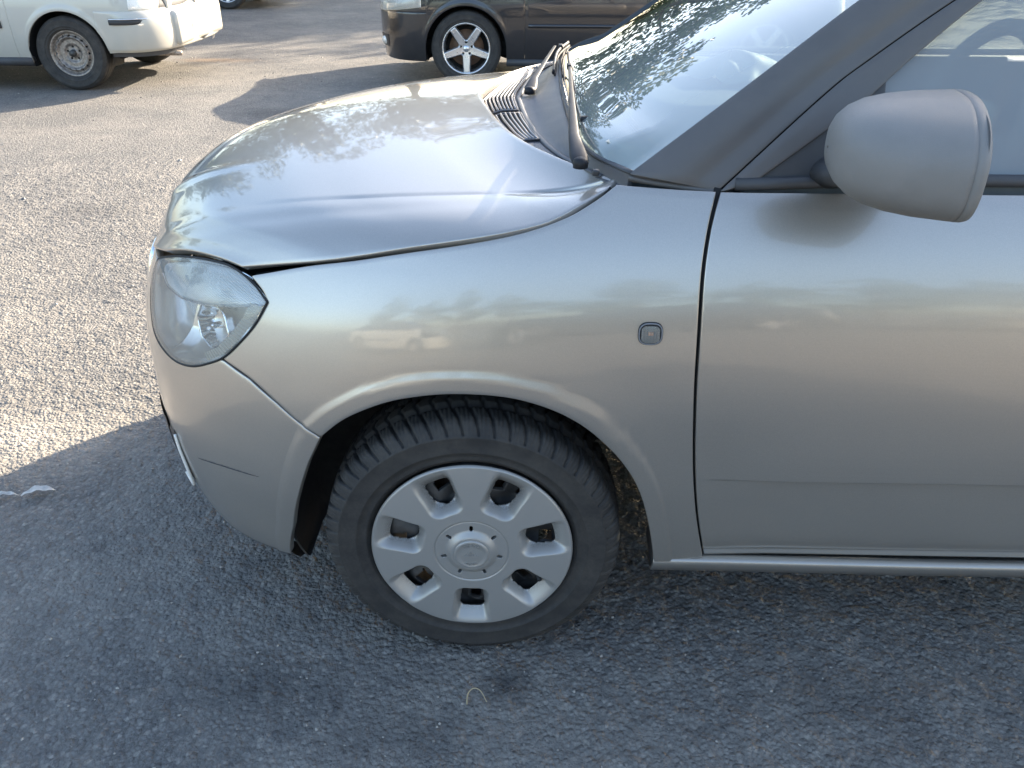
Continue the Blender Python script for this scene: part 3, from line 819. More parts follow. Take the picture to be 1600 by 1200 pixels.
    rows = [[tuple(surf(s, z, -.125)) for s in np.linspace(.02, .69, 50)] for z in np.linspace(.55, .80, 10)]
    bm_obj("lock_carrier", grid_bm(rows, outward=(0, YC, .6)), M['dark'], car)
    rows = [[MIR(surf(s, z, -.125)) for s in np.linspace(.02, .69, 50)] for z in np.linspace(.55, .80, 10)]
    bm_obj("lock_carrier", grid_bm(rows, outward=(0, YC, .6)), M['dark'], car)
    rows = [[(x, y, .775) for x in np.linspace(-.48, .2, 8)] for y in np.linspace(.2, 1.4, 10)]
    bm_obj("engine_cover", grid_bm(rows), M['dark'], car)
    # inner lip under the bonnet edge above the lamp
    bm_obj("wing_flange", tube_bm([(p.x, p.y+.010, p.z-.014) for p in resample(FTOP[:8], 60)], .006, 8, flat=.5), M['cowl'], car)
    # ---------------- front door
    def door(mir=False):
        BZ = [.2560, .262, .270, .277, .281, .285]+[.285+.022*k for k in range(1, 8)]+[.4600, .4640, .4658, .4668, .4677, .4686, .4695, .4705, .4735, .480]+[.480+.0244*k for k in range(1, 21)]
        xs = [0, .002, .006, .015, .03, .05, .08, .12, .16]+[.16+.035*k for k in range(1, 22)]
        rows = []
        DF = [(z, x) for x, z in DOORF[::-1]]
        for z in BZ:
            xf = interp([a for a, b in DF], [b for a, b in DF], z)+.0048; r = []
            for k, dx in enumerate(xs):
                x = xf+dx*(1.42-xf)/xs[-1] if k else xf
                y = skin(x, z)
                fade = sstep(.42, .60, x)
                if z >= .4695: y -= .0055*fade*(1-sstep(.4695, .62, z))
                else: y += fade*(.0095*sstep(0, .0036, .4695-z)-.0045*sstep(.004, .16, .4695-z))
                y += .010*(1-sstep(.268, .292, z))
                r.append((x, y, z))
            rows.append([MIR(p) for p in r] if mir else r)
        bm = grid_bm(rows, outward=(1, YC, .6)); flange(bm, .018, .0018)
        return bm_obj("front_door", bm, M['paint'], car)
    dr = door(); door(True)
    # ---------------- sill
    for mir in (False, True):
        f = MIR if mir else tuple
        prof = [(.034, .2535), (.020, .2510), (.0165, .2455), (.0180, .2380), (.0270, .2240), (.0360, .2080), (.050, .2000), (.10, .197)]
        rows = []
        for x in list(np.linspace(.356, 2.12, 60)):
            dz = -.010*sstep(.36, 1.0, x)*1.0
            rows.append([f((x, y+.006*sstep(.36, 1.0, x), z+dz)) for y, z in prof])
        bm = grid_bm(rows, outward=(1, YC, .4)); flange(bm, .006, .001)
        bm_obj("sill", bm, M['paint'], car)
        bm_obj("mud_flap", flange(grid_bm([[f((.3590+.010*k/6, y, z)) for k in range(7)] for y, z in ((.03, .335), (.034, .27), (.040, .205))], outward=(1, YC, .4)), .10, .001), M['trim'], car)
    bm_obj("floor_pan", box_bm((1.25, YC, .24), (1.7, 1.42, .05)), M['dark'], car)
    # ---------------- wheel arch liners and wheels
    def liner(cx, mir, a0, a1):
        f = MIR if mir else tuple
        rows = []
        for k in range(41):
            a = R_(lerp(a0, a1, k/40)); r = []
            for (y, rad) in ((.020, .366), (.06, .372), (.20, .372), (.30, .360), (.31, .05)):
                zz = max(.185, .287+rad*math.sin(a)); xx = cx+rad*math.cos(a)
                r.append(f((xx, max(y, body_y(xx, zz)+.014) if (y < .1 and cx == 0) else y, zz)))
            rows.append(r)
        bm_obj("arch_liner", grid_bm(rows), M['liner'], car)
    for mir in (False, True):
        liner(0, mir, 12, 202); liner(2.465, mir, -5, 190)
    w = bpy.data.objects.new("front_wheel", None); col.objects.link(w); w.parent = car; ORG[w.name] = ORG[car.name]
    near_wheel(w, 0, .0, .287)
    base = [c for c in w.children]
    def clone(o, parent, dx, mir):
        c = o.copy(); col.objects.link(c); c.parent = parent
        return c
    def wheel_copy(name, x, mir):
        n = bpy.data.objects.new(name, None); col.objects.link(n); n.parent = car; ORG[n.name] = ORG[car.name]
        # children coordinates are relative to the car origin (1.2, .8)
        if mir: n.rotation_euler = (0, 0, PI); n.location = (2*(x-1.2)-x+0.0, 0, 0); n.location.x = x-1.2-1.2+0.0
        else: n.location = (x, 0, 0)
        for c in base: clone(c, n, 0, mir)
        return n
    wheel_copy("rear_wheel", 2.465, False); wheel_copy("front_wheel", 0, True); wheel_copy("rear_wheel", 2.465, True)
    bm_obj("axle", tube_bm([(0, .15, .287), (0, 1.45, .287)], .03, 8), M['dark'], car)
    # ---------------- cowl, vents, wipers
    def rearx(y):
        yy = y if y <= YC else 2*YC-y; return plin([(a, b) for a, b in sorted(REAR)], yy)[1]
    WB = [(.08, .275), (.12, .250), (.20, .210), (.30, .190), (.45, .180), (.60, .176), (.8, .174)]
    def wbx(y):
        yy = y if y <= YC else 2*YC-y; return plin(WB, yy)[1]
    def cow(y, w, dz=0.):
        x = lerp(rearx(y)-.012, wbx(y)+.004, w)
        z = .962+.004*math.sin(PI*w)+.026*sstep(.55, 1., w)-.010*sstep(.25, .05, w)
        z += .006*(1-abs(y-.8)/.8)
        return Vector((x, y, z+dz))
    rows = [[tuple(cow(y, w)) for w in np.linspace(0, 1, 24)] for y in np.linspace(.105, 1.495, 120)]
    cw = bm_obj("cowl_panel", flange(grid_bm(rows, outward=(.1, YC, .5)), .01, .001), M['cowl'], car)
    def vent(y0, y1, w0, w1, n):
        fr = bm_obj("vent", grid_bm([[tuple(cow(lerp(y0, y1, a), lerp(w0, w1, b), .0015)) for b in np.linspace(0, 1, 8)] for a in np.linspace(0, 1, 20)], outward=(.1, YC, .5)), M['dark'], car)
        bm = None
        for k in range(n):
            b = (k+.5)/n
            pts = [tuple(cow(lerp(y0, y1, a), lerp(w0, w1, b), .0035)) for a in np.linspace(0, 1, 16)]
            bm_obj("slat", tube_bm(pts, .0021, 6, flat=1.6), M['slat'], fr)
        edge = [cow(lerp(y0, y1, a), w0, .004) for a in np.linspace(0, 1, 10)]+[cow(y1, lerp(w0, w1, b), .004) for b in (.5, 1)]+[cow(lerp(y1, y0, a), w1, .004) for a in np.linspace(0, 1, 10)]+[cow(y0, lerp(w1, w0, b), .004) for b in (.5, 1)]
        bm_obj("vent_frame", tube_bm([tuple(p) for p in edge], .0022, 6), M['cowl'], fr)
    vent(.66, 1.22, .06, .44, 9); vent(.40, .63, .02, .46, 8)
    vent(1.25, 1.42, .1, .5, 5)
    # raised cowl edge next to the vents
    bm_obj("cowl_ridge", tube_bm([tuple(cow(y, .50, .002)) for y in np.linspace(.16, 1.44, 60)], .0055, 8, flat=.6), M['cowl'], cw)
    # wiper pivot of the far wiper with its cap
    def wiper(piv, elbow, tip, blade, capc):
        wp = bm_obj("wiper", tube_bm([tuple(Vector(piv)+(Vector(piv)-Vector(elbow)).normalized()*.012), piv, tuple(Vector(piv).lerp(Vector(elbow), .25)), elbow, tuple(Vector(elbow).lerp(Vector(tip), .5)), tip], [.005, .0135, .0160, .0095, .0055, .004], 14, flat=.45), M['wiper'], car)
        p = Vector(piv)
        bm_obj("pivot_cap", tube_bm([tuple(p+Vector((0, 0, -.006))), tuple(p+Vector((0, 0, .003))), tuple(p+Vector((0, 0, .008))), tuple(p+Vector((0, 0, .0105))), tuple(p+Vector((0, 0, .0115)))], [.0125, .0130, .0115, .0075, .002], 20, up=(0, 1, 0)), M['wiper'], wp)
        B = resample(blade, 24)
        bm_obj("wiper_blade", tube_bm([tuple(q) for q in B], .0038, 8, flat=1.5), M['wiper'], wp)
        bm_obj("blade_rubber", tube_bm([tuple(q+Vector((.004, 0, -.009))) for q in B], .0028, 6, flat=1.6), M['rubber'], wp)
        mid = Vector(tip); near = min(B, key=lambda q: (q-mid).length)
        bm_obj("blade_clip", box_bm(tuple(near+Vector((-.002, 0, .004))), (.012, .036, .012), bev=.003), M['wiper'], wp)
    wiper((.186, .150, .992), (.178, .24, 1.018), (.196, .90, 1.034), [(.205, .375, 1.012), (.198, .60, 1.022), (.197, .90, 1.028), (.203, 1.16, 1.024)], None)
    wiper((.100, .83, .984), (.110, .90, 1.002), (.172, 1.34, 1.018), [(.160, 1.00, 1.000), (.176, 1.25, 1.012), (.215, 1.46, 1.012)], None)
    bm_obj("blade_end", box_bm((.207, .372, 1.010), (.022, .016, .026), bev=.005), M['rubber'], car)
    bm_obj("washer_nozzle", box_bm((.210, .125, .985), (.012, .012, .010), bev=.003), M['black'], car)
    # rubber strip along the base of the glass
    bm_obj("screen_seal", tube_bm([(wbx(y)+.004, y, .992+.010*(1-abs(y-.8)/.7)) for y in np.linspace(.10, 1.50, 80)], .007, 8, flat=.5), M['trim'], car)
    # ---------------- pillar and door frame
    gy = lambda z: .085+.38*(z-.97)
    GL = [(.9916, .2628), (1.1163, .4388), (1.2382, .6083), (1.33, .748), (1.40, .88), (1.432, .98)]
    S1 = [(.9685, .4056), (1.1072, .5622), (1.1576, .6297), (1.2389, .7519), (1.31, .872), (1.37, 1.0), (1.395, 1.10)]
    S2 = [(.9838, .4577), (1.0894, .6075), (1.1597, .6889), (1.2391, .7889), (1.30, .89), (1.352, 1.0), (1.376, 1.10)]
    G = resample([(x, gy(z)+.004, z) for z, x in GL], 50); A1 = resample([(x, gy(z), z) for z, x in S1], 50); A2 = resample([(x, gy(z), z) for z, x in S2], 50)
    for mir in (False, True):
        f = MIR if mir else tuple
        rows = []
        for i in range(50):
            r = []
            for k in range(14):
                u = k/13; p = G[i].lerp(A1[i]-(A1[i]-G[i]).normalized()*.003, u); p = p+Vector((-.3, -.9, .3))*.008*math.sin(PI*min(1, u*1.4))**.8*(1 if u < .75 else .9)
                r.append(f(p))
            rows.append(r)
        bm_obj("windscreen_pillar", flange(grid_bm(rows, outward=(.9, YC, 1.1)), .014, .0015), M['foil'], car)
        rows = [[f(A1[i].lerp(A2[i], k/5)+Vector((.002, -.004 if 0 < k else -.002, 0))) for k in range(6)] for i in range(50)]
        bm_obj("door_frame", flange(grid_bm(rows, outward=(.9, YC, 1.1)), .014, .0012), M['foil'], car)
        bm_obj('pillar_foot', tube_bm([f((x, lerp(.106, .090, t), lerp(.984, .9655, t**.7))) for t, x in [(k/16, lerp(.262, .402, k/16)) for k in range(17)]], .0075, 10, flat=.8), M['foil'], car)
        bm_obj('pillar_backing', tube_bm([f(p+Vector((-.002, .016, -.002))) for p in A1], .011, 8), M['dark'], car)
        # corner panel that carries the mirror
        tri = []
        for i in range(34):
            t = i/33; p = A2[0].lerp(A2[24], t); z = p.z
            xe = .657 + .06*max(0, z-1.13); r = []
            for k in range(10):
                x = lerp(p.x, max(xe, p.x+.004), k/9); r.append(f((x, gy(z)+.003, z)))
            tri.append(r)
        # limited to the part below the glass corner
        bm_obj("corner_panel", flange(grid_bm(tri[:], outward=(.9, YC, 1.1)), .012, .0012), M['trim'], car)
        # belt trim
        bm = tube_bm([f((x, gy(.99)-.004, lerp(.978, .987, sstep(.42, .7, x)))) for x in np.linspace(.43, 2.35, 30)], .0115, 8, flat=.9)
        bm_obj("belt_trim", bm, M['trim'], car)
        # side glass
        rows = [[f((x, gy(z)+.012, z)) for x in np.linspace(max(.60, plin(S2, z)[1]-.01), 1.22, 14)] for z in np.linspace(.985, 1.372, 14)]
        bm_obj("side_window", grid_bm(rows, outward=(.9, YC, 1.1)), M['side_glass'], car)
        rows = [[f((x, gy(z)+.012, z)) for x in np.linspace(1.28, 2.2, 10)] for z in np.linspace(.985, 1.372, 10)]
        bm_obj("side_window", grid_bm(rows, outward=(.9, YC, 1.1)), M['side_glass'], car)
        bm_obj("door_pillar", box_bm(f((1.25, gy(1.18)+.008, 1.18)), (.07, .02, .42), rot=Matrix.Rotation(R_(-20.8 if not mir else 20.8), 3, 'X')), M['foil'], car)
    # roof and rear body, seen by the shadow and the reflections
    rf = []
    for x, ze, zc in ((.93, 1.412, 1.447), (1.0, 1.432, 1.470), (1.15, 1.448, 1.490), (1.5, 1.455, 1.498), (2.0, 1.445, 1.488), (2.5, 1.415, 1.455), (2.80, 1.38, 1.41)):
        rf.append([(x+.05*((y-YC)/.6)**2*(1 if x < 1.1 else 0), y, zc-(zc-ze)*abs((y-YC)/.60)**2.2) for y in np.linspace(YC-.56, YC+.56, 25)])
    bm_obj("roof", flange(grid_bm(rf, outward=(1.5, YC, .5)), .02, .002), M['paint'], car)
    for mir in (False, True):
        f = MIR if mir else tuple
        rows = [[f((x, gy(z)+.001, z)) for z in (1.372, 1.40, 1.43)] for x in np.linspace(1.0, 2.8, 14)]
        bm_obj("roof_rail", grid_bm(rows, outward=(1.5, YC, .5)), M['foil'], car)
        rows = [[f((x+.25*(1.43-z)*s, gy(z), z)) for z in np.linspace(.97, 1.43, 8)] for x, s in ((2.2, 0), (2.4, 0), (2.75, .9))]
        bm_obj("rear_pillar", grid_bm(rows, outward=(1.5, YC, .8)), M['foil'], car)
        # rear flank with its wheel arch
        xs = [1.425, 1.6, 1.9, 2.1, 2.1205]+[2.465-.345*math.cos(PI*k/20) for k in range(1, 20)]+[2.8095, 2.811, 2.9, 2.98, 3.05, 3.09]
        rows = []
        for x in xs:
            zl = .255 if x < 2.12 else .27
            if 2.1201 < x < 2.8099: zl = .287+math.sqrt(max(0, .352**2-(x-2.465)**2))
            r = []
            for k in range(14):
                z = lerp(zl, .968, k/13); y = body_y(.6, z)+(.0 if x < 2.7 else .55*((x-2.7)/.4)**3*.4)
                r.append(f((x, y, z)))
            rows.append(r)
        bm_obj("rear_wing", flange(grid_bm(rows, outward=(2, YC, .5)), .02, .002), M['paint'], car)
    rows = [[(3.09+.0*z-.30*max(0, z-.97), y, z) for z in (.27, .5, .8, .97, 1.2, 1.42)] for y in np.linspace(.1, 1.5, 8)]
    bm_obj("tailgate", grid_bm(rows, outward=(2, YC, .5)), M['paint'], car)
    # ---------------- windscreen
    WT = [(.182, .6000+.0, 1.2382)]
    rows = []
    for i in range(40):
        t = i/39; g = G[i] if False else resample([(x, gy(z)+.006, z) for z, x in GL], 40)[i]
        hw = YC-g.y; r = []
        ctr = lerp(wbx(YC)-.004, .905, t); zc = lerp(1.000, 1.452, t**.98)
        for k in range(49):
            s = -1+2*k/48; a = abs(s)
            p = 2.3
            x = lerp(ctr, g.x, a**p); z = lerp(zc, g.z, a**p)
            if t < .001: pass
            # bottom row follows the cowl line
            b = 1-sstep(0, .12, t); x = lerp(x, wbx(YC+s*hw)+.002, b) if a < .93 else x
            r.append((x, YC+s*hw, z))
        rows.append(r)
    bm_obj("windscreen", grid_bm(rows, outward=(1.2, YC, .9)), M['screen'], car)
    # ---------------- mirror
    for mir in (False, True):
        f = MIR if mir else tuple
        c0 = Vector((.645, -.075, 1.073)); ry, rz = .120, .076
        rot = Matrix.Rotation(R_(-9), 3, 'Z')
        prof = [(-.132, .02), (-.1315, .18), (-.128, .38), (-.120, .55), (-.106, .70), (-.086, .82), (-.058, .905), (-.024, .96), (.018, .992), (.024, .996), (.0250, .985), (.0262, .985), (.0270, .999), (.034, 1.0), (.040, .985), (.042, .95), (.036, .93)]
        rows = []
        for (dx, sfac) in prof:
            r = []
            for k in range(72):
                a = 2*PI*k/72; ca, sa = math.cos(a), math.sin(a); n = 2.7
                rr = (abs(ca)**n+abs(sa)**n)**(-1/n)
                y = ca*rr*ry*sfac; z = sa*rr*rz*sfac
                # outboard end rounder and lower, underside rises towards the door
                t = -y/ry
                z = z*(1-.14*max(0, t)**2 if z > 0 else 1+.08*max(0, t)) 
                z -= .012*max(0, t)**2*(1 if z > 0 else .6)
                if z < 0: z *= (1-.30*max(0, -t))
                z += .0
                v = rot @ Vector((dx-.008*max(0, t)**2*0, y, z)); r.append(f(c0+v))
            rows.append(r)
        bm = grid_bm(rows, close_v=True); bmesh.ops.recalc_face_normals(bm, faces=bm.faces)
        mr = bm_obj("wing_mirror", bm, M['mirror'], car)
        pts = []
        bmg = bmesh.new()
        vs = []
        for k in range(48):
            a = 2*PI*k/48; ca, sa = math.cos(a), math.sin(a); rr = (abs(ca)**2.7+abs(sa)**2.7)**(-1/2.7)
            vs.append(bmg.verts.new(f(c0+rot @ Vector((.037, ca*rr*ry*.94, sa*rr*rz*.92)))))
        bmg.faces.new(vs); bm_obj("mirror_glass", bmg, M['chrome'], mr, smooth=False)
        bm_obj("mirror_foot", tube_bm([f((.585, .092, .998)), f((.590, .065, 1.004)), f((.600, .030, 1.014)), f((.612, .0, 1.03))], [.042, .034, .028, .028], 20, flat=.62), M['trim'], mr)
    # ---------------- side indicator
    sy = lambda x, z: skin(x, z)
    def rr_patch(cx, cz, hx, hz, off0, off1, n=2.9, rings=8, ns=48):
        rows = []
        for i in range(rings+1):
            q = max(.001, i/rings); r = []
            for k in range(ns):
                a = 2*PI*k/ns; ca, sa = math.cos(a), math.sin(a); rr = (abs(ca)**n+abs(sa)**n)**(-1/n)
                x = cx+ca*rr*hx*q; z = cz+sa*rr*hz*q; r.append((x, sy(x, z)-lerp(off1, off0, q**3), z))
            rows.append(r)
        return grid_bm(rows, close_v=True, outward=(.3, YC, .75))
    ind = bm_obj("side_indicator", rr_patch(.3022, .7585, .0205, .0195, .001, .002), M['rubber'], car)
    bm_obj("bezel", tube_bm([tuple(v) for v in [(.3022+.0185*(abs(math.cos(a))**2.9+abs(math.sin(a))**2.9)**(-1/2.9)*math.cos(a), sy(.3022, .7585)-.0025+.13*.0175*math.sin(a)*-1*-1, .7585+.0175*(abs(math.cos(a))**2.9+abs(math.sin(a))**2.9)**(-1/2.9)*math.sin(a)) for a in [2*PI*k/40 for k in range(41)]]], .0013, 6, caps=False), M['slat'], ind)
    rows = []
    for i in range(61):
        x = lerp(-.0150, .0150, i/60); r = []
        hz = .0142*(1-abs(x/.0155)**3.4)**(1/3.4)
        for k in range(14):
            z = lerp(-hz, hz, k/13); r.append((.3022+x, sy(.3022+x, .7585+z)-.0035-.0022*math.cos(x*95)*math.cos(z*90)-.0016*abs(math.sin(x*630)), .7585+z))
        rows.append(r)
    bm_obj("indicator_glass", grid_bm(rows, outward=(.3, YC, .75)), M['lens'], ind)
    bm_obj('indicator_bulb', tube_bm([(.298, sy(.3, .7585)-.0022, .7590), (.3065, sy(.3, .7585)-.0022, .7590)], .0032, 8), M['orange'], ind)
    bm_obj("indicator_reflector", rr_patch(.3022, .7585, .0150, .0140, .0012, .0012), M['reflector'], ind)
    # ---------------- cabin
    rows = []
    for i in range(24):
        t = i/23; r = []
        for k in range(41):
            s = -1+2*k/40; y = YC+s*.62
            x = lerp(.235+.06*s*s, .86, t); z = .965+.020*math.sin(PI*min(1, t*1.2))-.05*max(0, t-.75)*4*max(0, t-.75)
            z += .065*math.exp(-((y-.42)/.17)**2)*sstep(.40, .68, t)*(1-sstep(.92, 1., t)*.5)      # instrument hood
            r.append((x, y, z))
        rows.append(r)
    dash = bm_obj("dashboard", flange(grid_bm(rows, outward=(.5, YC, .5)), .25, .004), M['dash'], car)
    bm_obj("demister_vent", tube_bm([(.30+.05*((y-YC)/.6)**2, y, .980) for y in np.linspace(.3, 1.3, 30)], .008, 6, flat=.4), M['black'], dash)
    # steering wheel, hub, spokes and column
    st = bm_obj("steering_wheel", tube_bm([((.93+math.sin(a)*.055), .42+math.cos(a)*.185, 1.00+math.sin(a)*.175) for a in [2*PI*k/48 for k in range(49)]], .015, 10, caps=False), M['dash'], car)
    bm_obj("steering_hub", box_bm((.93, .42, 1.0), (.05, .15, .11), bev=.015), M['cream'], st)
    for a in (0, PI, -PI/2):
        bm_obj("spoke", tube_bm([(.93, .42, 1.0), (.93+math.sin(a)*.05, .42+math.cos(a)*.18, 1.0+math.sin(a)*.17)], .014, 8), M['dash'], st)
    bm_obj("steering_column", tube_bm([(.70, .42, .96), (.92, .42, 1.0)], [.05, .045], 14), M['cream'], car)
    for y in (.42, 1.18):
        se_ = bm_obj("front_seat", box_bm((1.35, y, .62), (.50, .48, .18), bev=.05), M['seat'], car)
        bm_obj("backrest", box_bm((1.62, y, .92), (.14, .46, .60), rot=Matrix.Rotation(R_(14), 3, 'Y'), bev=.05), M['seat'], se_)
        bm_obj("headrest", box_bm((1.71, y, 1.28), (.09, .26, .16), bev=.035), M['seat'], se_)
    bm_obj("rear_seat", box_bm((2.35, YC, .85), (.18, 1.25, .6), rot=Matrix.Rotation(R_(14), 3, 'Y'), bev=.05), M['seat'], car)
    bm_obj("door_lining", box_bm((1.0, .125, .78), (1.1, .03, .40), bev=.01), M['dash'], car)
    bm_obj("door_lining", box_bm((1.0, 1.475, .78), (1.1, .03, .40), bev=.01), M['dash'], car)
    # pale number strip lying at the foot of the glass, printed side down
    v = [Vector((.236, .205, 1.018)), Vector((.282, .160, 1.010))]
    bm_obj("number_strip", tube_bm([tuple(v[0]), tuple(v[0].lerp(v[1], .5)), tuple(v[1])], .0095, 12, flat=.12), M['cream'], dash)
    return car
build_near_car()
# ------------------------------------------------------------------ cars across the yard
def far_wheel(parent, cx, cy, cz, R, rr, style, face=-1):
    """face -1: outer side towards -Y"""
    w = bpy.data.objects.new("wheel", None); col.objects.link(w); w.parent = parent; ORG[w.name] = ORG[parent.name]
    fl = (lambda bm: bm) if face < 0 else (lambda bm: (bmesh.ops.rotate(bm, verts=bm.verts, matrix=Matrix.Rotation(PI, 3, 'Z')), bm)[1])
    bm = tyre_bm(R, rr, .185, 0., False, nb=8, seg=72)
    bm_obj("tyre", shift(fl(bm), (cx, cy, cz)), M['tyre'], w)
    if style == 'steel':
        def h(r, a):
            q = r/rr; y = .016
            y += .028*sstep(.93, .80, q); y -= .022*(1-sstep(.0, .12, abs(q-.70))); y += .012*(1-sstep(.30, .42, q))-.012*(1-sstep(.12, .2, q)); return y
        def hole(r, a):
            k = a/(2*PI/16); d = abs((k-round(k))*(2*PI/16)*r)
            if math.hypot(d, (r-.735*rr)) < .0125: return True
            k = (a-.5*PI)/(2*PI/5); d = abs((k-round(k))*(2*PI/5)*r)
            return math.hypot(d, r-.27*rr) < .010
        bm = polar_relief(rr, 44, 288, h, hole, .012); flange(bm, .012, .001)
        bm_obj("rim", shift(fl(bm), (cx, cy, cz)), M['rusty'], w)
        bm_obj("hub", shift(fl(tube_bm([(0, .060, 0), (0, .018, 0)], [.03, .026], 16)), (cx, cy, cz)), M['steel'], w)
        bm_obj("backing", shift(fl(lathe_bm([(.01, .075), (rr*.97, .075)], 40)), (cx, cy, cz)), M['dark'], w)
    else:
        def h(r, a):
            q = r/rr
            if q > .93: return .004+.01*sstep(.97, .93, q)
            k = (a-.5*PI-2*PI/10*0-.63)/(2*PI/5); d = abs((k-round(k))*(2*PI/5)*r)
            hw = lerp(.043, .033, q); y = .008+.020*(1-q)
            y += .030*sstep(hw-.010, hw, d)*sstep(.28, .45, q)
            return y
        def hole(r, a):
            q = r/rr; k = (a-.5*PI-.63)/(2*PI/5); d = abs((k-round(k))*(2*PI/5)*r)
            if .34 < q < .92 and d > lerp(.043, .033, q)+.0008*0: return True
            k = (a-.5*PI-.63-PI/5)/(2*PI/5); d = abs((k-round(k))*(2*PI/5)*r)
            return math.hypot(d, r-.245*rr) < .0125
        bm = polar_relief(rr, 60, 360, h, hole, .008); flange(bm, .020, .001)
        bm_obj("rim", shift(fl(bm), (cx, cy, cz)), M['alloy'], w)
        bm_obj("hub_cap", shift(fl(lathe_bm([(.0005, .010), (.022, .012), (.028, .018), (.028, .04)], 24)), (cx, cy, cz)), M['alloy'], w)
        bm_obj("barrel", shift(fl(lathe_bm([(rr*.985, .01), (rr*.93, .03), (rr*.90, .14)], 48)), (cx, cy, cz)), M['alloy'], w)
        bm_obj("brake_disc", shift(fl(lathe_bm([(.05, .075), (rr*.72, .075), (rr*.72, .09)], 40)), (cx, cy, cz)), M['disc'], w)
        bm_obj("backing", shift(fl(lathe_bm([(.01, .13), (rr*.97, .13)], 40)), (cx, cy, cz)), M['dark'], w)
    return w
